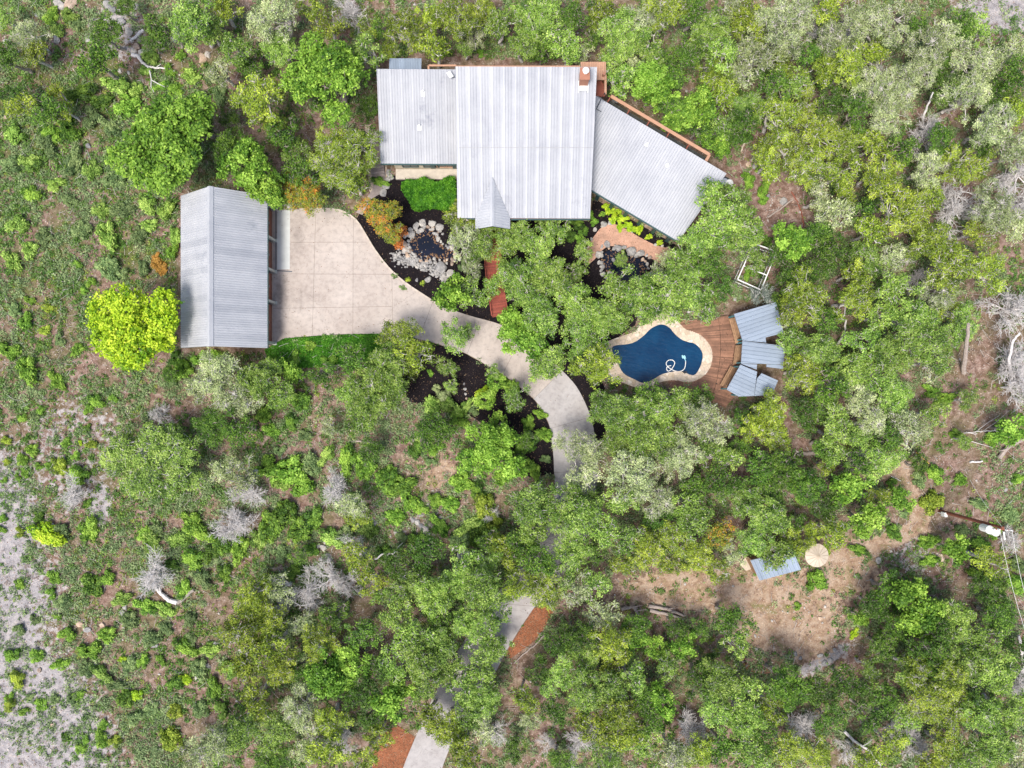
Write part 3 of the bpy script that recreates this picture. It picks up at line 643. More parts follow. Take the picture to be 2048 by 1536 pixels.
# NE deck with wide top rail
dz = 3.4
def rail_deck(a0, a1, b0, b1):
    m = MB()
    n_ = 34
    for i in range(n_):
        t = a0 + (a1 - a0) * (i + .5) / n_; p = offr(t, (b0 + b1) / 2); m.box((p[0], p[1], dz), ((a1 - a0) / n_ - .02, abs(b1 - b0), .06), math.atan2(ux.y, ux.x), random.random())
    dk = m.build('deck', M_DECKDARK, hs)
    m = MB(); pA, pB = offr(a0, b0), offr(a1, b0); m.bar((*pA, dz + 1.0), (*pB, dz + 1.0), .30, .06)
    pC = offr(a0, b1); m.bar((*pA, dz + .995), (*pC, dz + .995), .26, .05); m.build('top_rail', M_CEDAR, hs)
    m = MB(); pA, pB = offr(a0 + .1, b1 - .12), offr(a1, b1 - .12); m.bar((*pA, dz + .7), (*pB, dz + .7), .22, .18)
    for i in range(6):
        t = a0 + (a1 - a0) * i / 5; p, q = offr(t, b0), offr(t, b1 - .2); m.bar((*p, dz + .85), (*q, dz + .75), .10, .12)
    m.build('deck_beam', M_REDWOOD, hs)
    for i in range(6):
        t = a0 + (a1 - a0) * i / 5; p = offr(t, b0); m = MB(); m.box((p[0], p[1], (dz + .94) / 2), (.12, .12, dz + .94), math.atan2(ux.y, ux.x)); m.build('post', M_REDWOOD, hs)
rail_deck(2.2, La - 2.3, -.95, .25)
# top-right corner deck, and narrow deck beside the main roof
m = MB(); k = 0
p0 = W(1161, 124, 5.2); p1 = W(1212, 160, 5.2)
for i in range(14):
    t = (i + .5) / 14; m.box((p0.x + (p1.x - p0.x) * t, (p0.y + p1.y) / 2, 5.2), ((p1.x - p0.x) / 14 - .012, p0.y - p1.y, .08), t=random.random())
m.build('deck', M_CEDAR, hs)
m = MB(); m.box(((p0.x + p1.x) / 2, (p0.y + p1.y) / 2, 5.08), (p1.x - p0.x - .1, p0.y - p1.y - .1, .14))
for a in (p0.x + .15, p1.x - .15):
    for b in (p0.y - .15, p1.y + .15): m.box((a, b, 2.5), (.16, .16, 5.0))
m.build('deck_frame', M_REDWOOD, hs)
a, b = W(1203, 158, 4.6), W(1204, 190, 4.6); m = MB(); m.box(((a.x + b.x) / 2 - .1, (a.y + b.y) / 2, 4.2), (.9, a.y - b.y, .08)); m.build('deck', M_REDWOOD, hs)
m = MB(); m.box(((a.x + b.x) / 2 + .28, (a.y + b.y) / 2, 5.1), (.2, a.y - b.y + .3, .06)); m.box(((a.x + b.x) / 2 + .28, (a.y + b.y) / 2, 2.5), (.12, .12, 5.1)); m.build('top_rail', M_CEDAR, hs)
p = W(1207, 151, 5.3); m = MB(); m.tube([(p.x, p.y, 5.245), (p.x, p.y, 5.7)], .13, 10); tag(m.build('planter_pot', M_CLAY, origin=(p.x, p.y, 5.245)), 'small round terracotta pot standing on the corner deck', 'plant pot')
# deck rail left of main roof top edge
m = MB(); a, b, c = W(857, 141, 4.7), W(857, 131, 4.7), W(912, 131, 4.7); c2 = W(1160, 132, 5.6)
for u_, v_ in ((a, b), (b, c)): m.bar(u_, v_, .16, .06)
m.bar((A.x, A.y + .07, zt - .2), (W(1160, 133, zt).x, A.y + .07, zt - .2), .10, .2)
for u_ in (a, b, c): m.box((u_.x, u_.y, 2.33), (.1, .1, 4.66))
m.build('top_rail', M_CEDAR, hs)
m = MB(); m.box(((b.x + c.x) / 2, b.y - .9, 3.7), (c.x - b.x, 1.7, .08)); m.build('deck', M_DECKDARK, hs)
# small lean-to roof above the left wing
q = [W(779, 117, 3.6), W(843, 117, 3.6), W(843, 145, 3.9), W(779, 145, 3.9)]; q[2].x = q[1].x; q[3].x = q[0].x
metal_roof('roof', q, (0, -1, .2), M_METAL2, hs, .16, .03, .1, seed=51)
m = MB(); m.prism([(q[0].x + .3, q[0].y - .3), (q[1].x - .3, q[0].y - .3), (q[1].x - .3, LQ[0].y - .45), (q[0].x + .3, LQ[0].y - .45)], 0, 3.45); m.build('wall', M_STUCCO, hs)
# chimney
zc = zmain(W(1167, 155, 8).y); p = W(1168, 155, 8.8)
m = MB(); cw, cl = .75, .95
m.box((p.x, p.y, zc + .35), (cw, cl, 1.6)); ch = m.build('chimney', M_CLAY, hs)
m = MB(); m.box((p.x, p.y, zc + 1.19), (cw + .12, cl + .12, .08)); o = m.build('chimney_crown', M_CLAY); o.parent = ch; o.location = -hl
m = MB(); m.tube([(p.x + .05, p.y + .12, zc + 1.23), (p.x + .05, p.y + .12, zc + 1.6)], .2, 12); m.tube([(p.x + .05, p.y + .12, zc + 1.6), (p.x + .05, p.y + .12, zc + 1.68)], [.3, .22], 14); o = m.build('flue_cap', M_WHITE); o.parent = ch; o.location = -hl
m = MB(); yq = p.y - cl / 2 - .22
m.box((p.x, yq, zmain(yq) + .2), (cw * .9, .42, .06), rx=.2)
for s in (-1, 1): m.bar((p.x + s * .42, p.y - .1, zmain(p.y - .1) + .16), (p.x + s * .42, yq - .32, zmain(yq - .32) + .12), .06, .06)
m.build('chimney_cricket', M_WHITE, hs)
# roof vents
for px_, py_, zf in ((847, 187, zleft), (838, 250, zleft)):
    p = W(px_, py_, 4.2); z = zf(p.y); m = MB(); m.tube([(p.x, p.y, z - .05), (p.x, p.y, z + .38)], .09, 8); m.box((p.x, p.y - .12, z + .05), (.36, .5, .03), rx=.12); m.build('roof_vent', M_WHITE, hs)
for px_, py_ in ((1292, 292), (1333, 332)):
    p = W(px_, py_, 4.2); z = zright(p.x, p.y); m = MB(); m.tube([(p.x, p.y, z - .05), (p.x, p.y, z + .35)], .09, 8); m.box((p.x, p.y, z + .05), (.3, .42, .03), rz=-.55); m.build('roof_vent', M_WHITE, hs)
# things fixed on the roofs
p = W(901, 152, 5.0); z = zleft(p.y)
t = empty('antenna_panel', (p.x, p.y, z), 'white rectangular antenna panel on the left wing roof', 'antenna')
m = MB(); m.box((p.x - .02, p.y, z + .55), (.42, .62, .06), rz=.6, ry=.25); m.build('panel', M_WHITE, t)
m = MB(); m.tube([(p.x, p.y, z + .04), (p.x, p.y, z + .52)], .03, 6); m.tube([(p.x, p.y, z + .2), (p.x + .4, p.y - .1, z + .2)], .03, 6); m.build('mast', M_BLACK, t)
p = W(1200, 203, 5.2); z = zright(p.x, p.y)
t = empty('satellite_dish', (p.x - .3, p.y - .6, z), 'small grey satellite dish on the right wing roof beside the main roof', 'satellite dish')
m = MB(); c = Vector((p.x + .05, p.y, z + 1.0)); nrm = Vector((.55, .75, .35)).normalized(); ux_ = nrm.cross(Vector((0, 0, 1))).normalized(); uy_ = nrm.cross(ux_)
vv = [c - nrm * .1]; 
for rr_, dd_ in ((.25, -.07), (.48, 0)):
    for k in range(18): a_ = 2 * math.pi * k / 18; vv.append(c + ux_ * math.cos(a_) * rr_ + uy_ * math.sin(a_) * rr_ * .85 + nrm * dd_)
ff = [(0, 1 + k, 1 + (k + 1) % 18) for k in range(18)] + [(1 + k, 19 + k, 19 + (k + 1) % 18, 1 + (k + 1) % 18) for k in range(18)]
vb = [x - nrm * .02 for x in vv]; m.add(vv, ff); m.add(vb, [f[::-1] for f in ff]); m.build('dish', M_GREY, t)
m = MB(); m.tube([c - nrm * .12, (p.x - .3, p.y - .6, z + .05)], .035, 6); m.tube([c - uy_ * .4, c + nrm * .5], .02, 5); m.box(c + nrm * .5, (.1, .1, .12)); m.tube([(p.x - .3, p.y - .6, z + .05), (p.x + .15, p.y - .85, z + .05)], .03, 5); m.build('mast', M_BLACK, t)
# cistern and dark unit by the right wing's outer wall
p = W(1452, 372); t = empty('water_tank', p, 'white lidded round tank beside the right wing', 'tank')
m = MB(); m.tube([(p.x, p.y, 0), (p.x, p.y, .95)], .42, 20); m.tube([(p.x, p.y, .95), (p.x, p.y, 1.05)], [.44, .34], 20); m.build('tank_body', M_WHITE, t); m = MB(); m.tube([(p.x, p.y, 1.06), (p.x, p.y, 1.14)], .14, 12); m.build('cap', M_WHITE, t)
p = W(1443, 369); t = empty('air_conditioner', p, 'dark box unit standing against the right wing wall', 'air conditioner')
m = MB(); m.box((p.x, p.y, .5), (.85, .95, 1.0), rz=-.5); m.build('casing', M_BLACK, t); m = MB(); m.tube([(p.x, p.y, 1.0), (p.x, p.y, 1.04)], .34, 16); m.build('fan_grille', M_GREY, t)

# ------------------------------------------------------------------ pool, deck, cabanas
def ring(name, outer, inner, z0, z1, mat):
    me = bpy.data.meshes.new(name); bm = bmesh.new(); po = [W(*p) for p in outer]; pi_ = [W(*p) for p in inner]
    n_ = 140
    def resample(pts):
        c = W(1315, 708); out = []
        import bisect
        L = [0]
        for i in range(len(pts)): L.append(L[-1] + (pts[(i + 1) % len(pts)] - pts[i]).length)
        for k in range(n_):
            s = L[-1] * k / n_; i = min(bisect.bisect_right(L, s) - 1, len(pts) - 1); t = (s - L[i]) / max(L[i + 1] - L[i], 1e-9); out.append(pts[i].lerp(pts[(i + 1) % len(pts)], t))
        return out
    a = resample(po); 
    # nearest matching keeps the ring's quads from twisting
    bI = []
    pin = resample(pi_)
    for p in a:
        best = None
        for k in range(len(pi_)):
            s, e = pi_[k], pi_[(k + 1) % len(pi_)]; d = e - s; t = max(0, min(1, (p - s).dot(d) / max(d.length_squared, 1e-9))); q_ = s + d * t
            if best is None or (q_ - p).length < best[0]: best = ((q_ - p).length, q_)
        bI.append(best[1])
    A_ = [bm.verts.new((p.x, p.y, z1)) for p in a]; B_ = [bm.verts.new((p.x, p.y, z1 + .001)) for p in bI]; C_ = [bm.verts.new((p.x, p.y, z0)) for p in a]; D_ = [bm.verts.new((p.x, p.y, z0 - .5)) for p in bI]
    for i in range(n_):
        j = (i + 1) % n_
        for q_ in ((A_[i], A_[j], B_[j], B_[i]), (C_[i], C_[j], A_[j], A_[i]), (B_[i], B_[j], D_[j], D_[i])):
            try: bm.faces.new(q_)
            except ValueError: pass
    bmesh.ops.recalc_face_normals(bm, faces=bm.faces); bm.to_mesh(me); bm.free(); return link(name, me, mat)
pool = empty('swimming_pool', W(1320, 708), 'free form deep blue swimming pool with cream flagstone edge', 'swimming pool')
o = ring('coping', COPE, POOL, 0.0, 0.14, M_FLAG); o.parent = pool; o.location = -Vector(pool.location)
m = MB(); pw = P2(POOL); m.prism(pw, -1.6, -1.55); m.build('basin', simple('pool_plaster', (0.05, 0.12, 0.2), .6), pool)
m = MB(); big = [(p.x, p.y, .03) for p in pw]; m.add(big, [tuple(range(len(big)))]); m.build('water', M_POOL, pool)
# cleaner hose
hp = smooth_poly([(1371,722),(1370,733),(1366,740),(1356,743),(1345,740),(1336,734),(1332,727),(1336,721),(1344,720),(1349,725),(1347,732),(1341,740),(1336,742),(1333,738),(1335,733),(1342,731)], 5, False)
t = empty('pool_cleaner', W(1367, 715), 'white looping hose and head of a pool cleaner floating on the blue water', 'pool cleaner')
m = MB(); m.tube([(*W(x, y)[:2], .06 + .02 * (i / len(hp))) for i, (x, y) in enumerate(hp)], .045, 6); m.build('hose', M_WHITE, t, smooth=True)
m = MB(); p = W(1367, 714); m.box((p.x, p.y, .07), (.34, .22, .1), rz=.5); m.box((p.x, p.y, .09), (.12, .5, .08), rz=.9); a = W(1371, 722); m.tube([(p.x, p.y, .1), (a.x, a.y, .08)], .05, 6); m.build('head', simple('pale_cyan', (0.35, 0.68, 0.78), .4), t)
m = MB(); p = W(1370, 745); m.box((p.x, p.y, .2), (.3, .16, .12), rz=.5); m.box((p.x - .18, p.y + .05, .2), (.14, .14, .12), rz=.5); tag(m.build('pool_skimmer', M_BLACK, origin=(p.x, p.y, .14)), 'small black skimmer fitting on the cream pool edge', 'pool fitting')
# deck boards fan out from the pool
dk = empty('wood_deck', W(1430, 700), 'brown wooden deck fanning out between pool and cabanas', 'deck')
cx0, cy0 = 1120, 690
m = MB(); m2 = MB()
cop = [(x, y) for x, y in COPE]
outer_pts = [(1378,640),(1412,642),(1455,633),(1470,640),(1482,685),(1483,730),(1460,785),(1440,812),(1410,800),(1385,790),(1375,780)]
a0_, a1_ = math.atan2(640 - cy0, 1362 - cx0), math.atan2(806 - cy0, 1425 - cx0)
nb = 78
OUT = [(1366,640),(1412,641),(1455,632),(1492,640),(1492,690),(1492,735),(1466,795),(1450,815),(1405,803),(1375,785),(1340,777),(1320,720),(1340,660)]
STEP_R = 322
for i in range(nb):
    th0 = a0_ + (a1_ - a0_) * (i + .06) / nb; th1 = a0_ + (a1_ - a0_) * (i + .94) / nb; tm = (th0 + th1) / 2
    rs = np.arange(170, 420, 1.0); xx = cx0 + rs * math.cos(tm); yy = cy0 + rs * math.sin(tm)
    ok = inpoly(xx, yy, OUT) & ~inpoly(xx, yy, [(1315 + (x - 1315) * .985, 708 + (y - 708) * .985) for x, y in cop])
    if ok.sum() < 6: continue
    r0, r1 = rs[ok].min(), rs[ok].max(); 
    # innermost contiguous run only
    tone = random.random()
    cuts = [r0, min(max(r0, STEP_R - 2), r1), r1]
    for (ra, rb, z, MM) in ((cuts[0], cuts[1], .15, m), (cuts[1], cuts[2], .28, m2)):
        if rb - ra < 3: continue
        cut = ra + (rb - ra) * random.random()
        segs = [(ra, rb)] if rb - ra < 40 else [(ra, cut - .4), (cut + .4, rb)]
        for (s_, e_) in segs:
            if e_ - s_ < 2: continue
            q_ = [W(cx0 + r_ * math.cos(t_), cy0 + r_ * math.sin(t_)) for r_, t_ in ((s_, th0), (e_, th0), (e_, th1), (s_, th1))]
            MM.prism([(v.x, v.y) for v in q_], z - .06, z, min(1, max(0, tone + random.uniform(-.2, .2))))
m.build('deck_boards', M_DECK, dk); m2.build('raised_deck_boards', M_DECK, dk)
m = MB(); fr = P2([(1385,645),(1412,644),(1455,635),(1488,644),(1488,690),(1488,733),(1462,790),(1448,808),(1405,797),(1385,775),(1418,745),(1428,700),(1415,675)]); m.prism(fr, .0, .085); m.build('deck_frame', M_DECKDARK, dk)
def bench(pts, label):
    q_ = P2(pts); c = sum(q_, Vector()) / 4; t = empty('bench', (c.x, c.y, .28), label, 'bench', 'built in benches in front of the cabanas')
    long_ = (q_[3] - q_[0]); wv = (q_[1] - q_[0]); L = long_.length; Wd = wv.length; ld = long_.normalized(); wd_ = wv.normalized(); o0 = q_[0]
    m = MB(); nb_ = 4
    for i in range(nb_):
        s = o0 + wd_ * (Wd * (i + .5) / nb_); m.bar(Vector((s.x, s.y, .74)), Vector((s.x, s.y, .74)) + ld * L, Wd / nb_ - .02, .05, random.random())
    m.build('seat', M_BENCH, t)
    m = MB()
    for k in range(2):
        s = o0 + wd_ * (Wd - .04); m.bar(Vector((s.x, s.y, .95 + k * .2)), Vector((s.x, s.y, .95 + k * .2)) + ld * L, .05, .15, random.random())
    m.build('backrest', M_BENCH, t)
    for e in (.12, .5, .88):
        m = MB(); s = o0 + ld * L * e + wd_ * Wd / 2; m.box((s.x, s.y, .495), (.12, Wd * .8, .43), math.atan2(wd_.y, wd_.x) - math.pi / 2); m.build('leg', M_BENCH, t)
bench([(1453,639),(1466,636),(1479,684),(1466,688)], 'wooden bench in front of the top cabana')
bench([(1466,692),(1480,690),(1474,732),(1461,729)], 'wooden bench in front of the middle cabana')
bench([(1456,732),(1470,737),(1449,776),(1435,770)], 'wooden bench in front of the bottom cabana')
def cabana(polys, ribdir, front, label, z=2.65):
    allp = [p for q_ in polys for p in q_]; cx = sum(p[0] for p in allp) / len(allp); cy = sum(p[1] for p in allp) / len(allp); c = W(cx, cy)
    t = empty('cabana', c, label, 'cabana', 'three cabanas fanned out beside the pool deck')
    a = W(*ribdir[0], z); b = W(*ribdir[1], z); d = b - a
    for i, q_ in enumerate(polys): metal_roof('roof', [W(x, y, z) for x, y in q_], (d.x, d.y, 0), M_METAL2, t, .38, .045, .1, amp=.35, seed=60 + i, fascia=M_METAL2)
    big_ = [W(x, y, z) for x, y in polys[0]]
    cc = sum(big_, Vector()) / len(big_)
    for p in big_:
        q_ = cc + (p - cc) * .9; m = MB(); m.box((q_.x, q_.y, z / 2 - .06), (.14, .14, z - .12)); m.build('post', M_BLUE, t)
    # back wall away from the pool
    f0, f1 = [cc + (W(x, y, z) - cc) * .88 for x, y in front]; m = MB(); m.bar((f0.x, f0.y, 1.05), (f1.x, f1.y, 1.05), .1, 2.1); m.build('back_wall', M_BENCH, t)
    m = MB(); s0 = f0.lerp(cc, .35); s1 = f1.lerp(cc, .35); m.bar((s0.x, s0.y, .45), (s1.x, s1.y, .45), .6, .9); m.build('counter', M_BENCH, t)
cabana([[(1468,628),(1552,604),(1567,666),(1531,675),(1485,681)],[(1485,681),(1531,675),(1532,685)]], ((1485,681),(1564,655)), ((1552,604),(1564,652)), 'grey blue metal roofed cabana, topmost of three by the pool deck')
cabana([[(1485,681.6),(1570,692),(1567,728.5),(1482,727)],[(1482,727.4),(1514,729),(1513,739)],[(1533,728.8),(1567,729),(1566,738),(1533,734)]], ((1485,681),(1570,692)), ((1570,692),(1567,728)), 'grey blue metal roofed cabana, middle of three by the pool deck', 2.6)
cabana([[(1481,729),(1514,743),(1508,792),(1477,793),(1453,779)],[(1523,746.5),(1556,761),(1543,790),(1508.4,792),(1514,757)]], ((1481,728),(1556,761)), ((1556,761),(1543,789)), 'grey blue metal roofed cabana, lowest of three by the pool deck', 2.5)

# ------------------------------------------------------------------ red boardwalk bridge
br = empty('boardwalk', W(988, 540), 'red stained wooden boardwalk from the driveway to the entry gable', 'boardwalk')
m = MB(); path = [(985,440),(985,500),(989,560),(996,604),(1000,633)]
pp = smooth_poly(path, 24, False)
for i in range(0, len(pp) - 1, 1):
    a, b = W(*pp[i]), W(*pp[i + 1]); c = (a + b) / 2; L = (b - a).length; wd = 1.55; t_ = i / len(pp)
    m.box((c.x, c.y, .14), (wd, L - .012, .05), rz=math.atan2(b.y - a.y, b.x - a.x) + math.pi / 2, t=random.random())
m.build('boards', M_BRIDGE, br)
m = MB()
for s in (-1, 1):
    for i in range(0, len(pp) - 12, 12):
        a, b = W(*pp[i]), W(*pp[min(i + 12, len(pp) - 1)]); m.bar((a.x + s * .82, a.y, .55), (b.x + s * .82, b.y, .55), .08, .08); m.box((a.x + s * .82, a.y, .32), (.09, .09, .5))
m.build('side_rail', M_BRIDGE, br)

# ------------------------------------------------------------------ garden enclosure
ge = empty('garden_enclosure', W(1505, 540), 'white framed wire garden enclosure beyond the pool trees', 'enclosure')
gz_ = 2.1; gc = [(1507,487),(1553,503),(1522,580),(1475,559)]
gp = [W(x, y, gz_) for x, y in gc]
m = MB()
for i in range(4): a, b = gp[i], gp[(i + 1) % 4]; m.bar(a, b, .10, .09); m.bar(a - Vector((0, 0, 1.1)), b - Vector((0, 0, 1.1)), .05, .06)
a, b = gp[0].lerp(gp[3], .62), gp[1].lerp(gp[2], .62); m.bar(a, b, .1, .08)
m.build('rail', M_WHITE, ge)
for i in range(4):
    for t_ in (0, .33, .66): p = gp[i].lerp(gp[(i + 1) % 4], t_); m = MB(); m.box((p.x, p.y, gz_ / 2 - .06), (.09, .09, gz_ - .12)); m.build('post', M_GREY, ge)
m = MB()
for i in range(4):
    a, b = gp[i], gp[(i + 1) % 4]; n_ = int((b - a).length / .16)
    for k in range(1, n_): p = a.lerp(b, k / n_); m.tube([(p.x, p.y, 0), (p.x, p.y, gz_ - .05)], .011, 3, caps=False)
m.build('wire_mesh', M_GREY, ge)

# ------------------------------------------------------------------ utility pole and lines
pb_ = W(1880, 1022); ph = 9.1; pt_ = Vector((pb_.x, pb_.y, ph)); tp = W(2006, 1056, 9.1)
up_ = empty('utility_pole', pb_, 'reddish wooden utility pole with white transformers at the right of the photo', 'utility pole')
top = Vector((tp.x, tp.y, ph)); ax = (top - pb_); 
m = MB(); m.tube([pb_, pb_.lerp(top, .5), top], [.19, .16, .13], 12); m.build('pole', M_POLE, up_, smooth=False)
m = MB(); m.box((pb_.x - .2, pb_.y - .15, 1.0), (.28, .42, .6)); m.box((pb_.x - .2, pb_.y - .15, .35), (.1, .1, .7)); m.build('meter_box', M_WHITE, up_)
for k, (dx, dy) in enumerate(((-.45, -.32), (.05, -.55))):
    q_ = pb_.lerp(top, .80); c = Vector((q_.x + dx, q_.y + dy, 7.1 + .1 * k)); m = MB(); m.tube([c, c + Vector((0, 0, .95))], .34, 14); m.tube([c + Vector((0, 0, .95)), c + Vector((0, 0, 1.05))], [.36, .22], 14); tr_ = m.build('transformer', M_WHITE, up_)
m = MB(); ca_ = top + Vector((-.75, -.12, -.25)); cb_ = top + Vector((.75, -.22, -.25)); m.bar(ca_, cb_, .1, .12); m.build('crossarm', M_POLE, up_)
for q_ in (ca_, cb_, ca_.lerp(cb_, .3), ca_.lerp(cb_, .75)):
    m = MB(); m.tube([q_ + Vector((0, 0, .06)), q_ + Vector((0, 0, .3))], [.09, .06], 8); m.build('insulator', M_WHITE, up_)
m = MB(); q_ = top + Vector((.35, -.4, -.4)); m.tube([q_, q_ + Vector((.15, -.75, -.1))], .07, 8); m.build('fuse_tube', M_WHITE, up_)
def wire(a, b, sag, label):
    pts = []
    for i in range(25): t_ = i / 24; p = Vector(a).lerp(Vector(b), t_); p.z -= sag * 4 * t_ * (1 - t_); pts.append(p)
    m = MB(); m.tube(pts, .014, 4); tag(m.build('power_line', M_WHITE, origin=tuple(a)), label, 'power line', 'power lines leading from the utility pole')
wire(cb_ + Vector((0, 0, .3)), W(2095, 1330, 8.5), .5, 'right hand power line running down from the utility pole')
wire(ca_.lerp(cb_, .3) + Vector((0, 0, .3)), W(2078, 1340, 8.5), .5, 'left hand power line running down from the utility pole')
wire(top + Vector((-.1, .1, .02)), W(1940, 960, 4.5), .2, 'thin guy wire running up left from the utility pole')

# ------------------------------------------------------------------ shed, umbrella
sh = empty('shed', W(1548, 1130), 'small shed with grey blue metal roof under the trees by the clearing', 'shed')
q_ = [W(1519,1161,2.7), W(1602,1139,2.7), W(1588,1098,3.3), W(1501,1121,3.3)]; q_[2] = q_[3] + (q_[1] - q_[0])
metal_roof('roof', q_, q_[3] - q_[0], M_METAL2, sh, .4, .04, .1, seed=71, fascia=M_WHITE)
c = sum(q_, Vector()) / 4; m = MB(); wq = [c + (p - c) * .88 for p in q_]; m.prism(wq, 0, [p.z - .15 for p in wq]); m.build('wall', M_BENCH, sh)
a_, b_ = wq[0], wq[1]; mid = a_.lerp(b_, .5); nn = Vector((b_.y - a_.y, a_.x - b_.x, 0)).normalized()
m = MB(); m.box((mid.x + nn.x * .03, mid.y + nn.y * .03, 1.02), (.9, .08, 2.0), math.atan2(b_.y - a_.y, b_.x - a_.x)); m.build('door', M_REDWOOD, sh)
m = MB(); dp = [(1478,1128),(1492,1106),(1502,1108),(1506,1134),(1490,1140)]; m.prism(P2(dp), 0, .3); tag(m.build('porch_platform', M_CREAM, origin=W(1492, 1122)), 'tan boarded platform at the left end of the small shed', 'platform')
p = W(1634, 1111); uz = 2.5; pc = W(1634, 1111, uz); um = empty('patio_umbrella', (pc.x, pc.y, 0), 'round cream patio umbrella standing open in the clearing', 'umbrella')
m = MB(); n_ = 14; rad = 1.15
vv = [(pc.x, pc.y, uz + .32)]
for k in range(n_): a_ = 2 * math.pi * k / n_; vv.append((pc.x + rad * math.cos(a_), pc.y + rad * math.sin(a_), uz - .05))
for k in range(n_): m.add([vv[0], vv[1 + k], vv[1 + (k + 1) % n_], (vv[1 + (k + 1) % n_][0], vv[1 + (k + 1) % n_][1], uz - .17), (vv[1 + k][0], vv[1 + k][1], uz - .17)], [(0, 1, 2), (1, 4, 3, 2)], random.uniform(.1, .9))
m.build('canopy', M_CREAM, um)
m = MB()
for k in range(n_): m.bar(Vector(vv[0]) + Vector((0, 0, .012)), Vector(vv[1 + k]) + Vector((0, 0, .012)), .028, .018, .2)
m.build('rib', simple('canvas_seam', (0.45, 0.36, 0.26), .8), um)
m = MB(); m.tube([(pc.x, pc.y, 0), (pc.x, pc.y, uz + .3)], .035, 8); m.tube([(pc.x, pc.y, 0), (pc.x, pc.y, .08)], .3, 16); m.build('pole', M_GREY, um)

# ================================================================== vegetation
def unit(v): return v / np.maximum(np.linalg.norm(v, axis=-1, keepdims=True), 1e-9)
def leaves(c, nrm, size, asp=0.55, rg=rng):
    """diamond shaped leaf faces around centres c (N,3)"""
    n = len(c); a = unit(np.cross(nrm, rg.normal(size=(n, 3)))); b = unit(np.cross(nrm, a))
    s = np.asarray(size).reshape(-1, 1) if np.ndim(size) else size
    v = np.stack([c - a * s, c - b * s * asp, c + a * s, c + b * s * asp], 1).reshape(-1, 3)
    return v
def quads(n): return np.arange(n * 4, dtype=np.int32).reshape(-1, 4)
def crown_mesh(name, Rr, seed, style):
    """style: tuft size, leaf size, leaves per tuft, coverage, squash, lobes"""
    rg = np.random.default_rng(seed)
    nl = style['lobes']; ph = rg.uniform(0, 6.28, 3)
    th = rg.uniform(0, 2 * np.pi, nl); rad = np.sqrt(rg.uniform(0.0, 1, nl)) * 0.74
    outl = 1 + style.get('out', 1.0) * (0.20 * np.sin(2 * th + ph[0]) + 0.14 * np.sin(3 * th + ph[1]) + .08 * np.sin(5 * th + ph[2]))
    lr = Rr * rg.uniform(style.get('l0', .22), style.get('l1', .38), nl)
    lx = rad * np.cos(th) * Rr * outl; ly = rad * np.sin(th) * Rr * outl
    lz = Rr * style['squash'] * (np.sqrt(np.clip(1 - (rad / 1.0) ** 2, 0.05, 1)) * .85 + rg.uniform(-.38, .20, nl))
    lobe = np.stack([lx, ly, lz], 1)
    C = []; Nn = []; T = []; TC = []
    ts = style['tuft']
    for i in range(nl):
        k = max(6, int(2 * np.pi * lr[i] ** 2 * 1.25 * style['cover'] / (ts * ts * 2.2)))
        d = unit(rg.normal(size=(k * 2, 3)) + np.array([0, 0, .45])); d = d[d[:, 2] > -.45][:k]
        tc = lobe[i] + d * (lr[i] * rg.uniform(.72, 1.12, (len(d), 1))) * np.array([1, 1, .8])
        # hidden inside another lobe: drop most of them
        ins = np.zeros(len(tc), bool)
        for j in range(nl):
            if j != i: ins |= (np.linalg.norm((tc - lobe[j]) / np.array([1, 1, .8]), axis=1) < lr[j] * .72)
        keep = ~ins | (rg.random(len(tc)) < .1); tc = tc[keep]; d = d[keep]
        TC.append(tc); lt = rg.normal(0, .15)
        m_ = style['per']; tt = rg.normal(0, .17, len(tc))
        off = rg.normal(size=(len(tc), m_, 3)) * ts * np.array([.55, .55, .4])
        cc = (tc[:, None, :] + off).reshape(-1, 3); dd = np.repeat(d, m_, 0)
        C.append(cc); Nn.append(unit(dd * .5 + np.array([0, 0, .45]) + rg.normal(size=cc.shape) * .55)); 
        T.append(np.clip(.47 + lt + np.repeat(tt, m_) + rg.normal(0, .13, len(cc)), 0, 1))
    C = np.concatenate(C); Nn = np.concatenate(Nn); T = np.concatenate(T)
    v = leaves(C, Nn, style['leaf'] * rg.uniform(.6, 1.35, len(C)), style.get('asp', .55), rg)
    me = raw_mesh(name, v, quads(len(C)), T)
    return me, lobe, lr, np.concatenate(TC)
def tubes_np(name, segs, n=3):
    """segs: list of (p0, p1, r0, r1) -> one mesh of open tapered tubes"""
    P0 = np.array([s[0] for s in segs], float); P1 = np.array([s[1] for s in segs], float)
    r0 = np.array([s[2] for s in segs])[:, None]; r1 = np.array([s[3] for s in segs])[:, None]
    d = unit(P1 - P0); up = np.where(np.abs(d[:, 2:3]) < .9, np.array([[0, 0, 1.]]), np.array([[1., 0, 0]]))
    x = unit(np.cross(d, up)); y = np.cross(d, x); V = []
    for P, r in ((P0, r0), (P1, r1)):
        for k in range(n): a = 2 * np.pi * k / n; V.append(P + (x * np.cos(a) + y * np.sin(a)) * r)
    V = np.stack(V, 1); m_ = len(segs); base = (np.arange(m_) * 2 * n)[:, None]
    F = np.concatenate([base + np.array([[k, (k + 1) % n, (k + 1) % n + n, k + n]]) for k in range(n)], 0)
    return raw_mesh(name, V.reshape(-1, 3), F)
def wob(p0, p1, r0, r1, k, w, rg, out):
    p0 = np.array(p0, float); p1 = np.array(p1, float); prev = p0; L = np.linalg.norm(p1 - p0)
    for i in range(1, k + 1):
        t = i / k; q_ = p0 + (p1 - p0) * t + (rg.normal(size=3) * w * L * (0 if i == k else 1))
        out.append((prev, q_, r0 + (r1 - r0) * (i - 1) / k, r0 + (r1 - r0) * t)); prev = q_
    return out
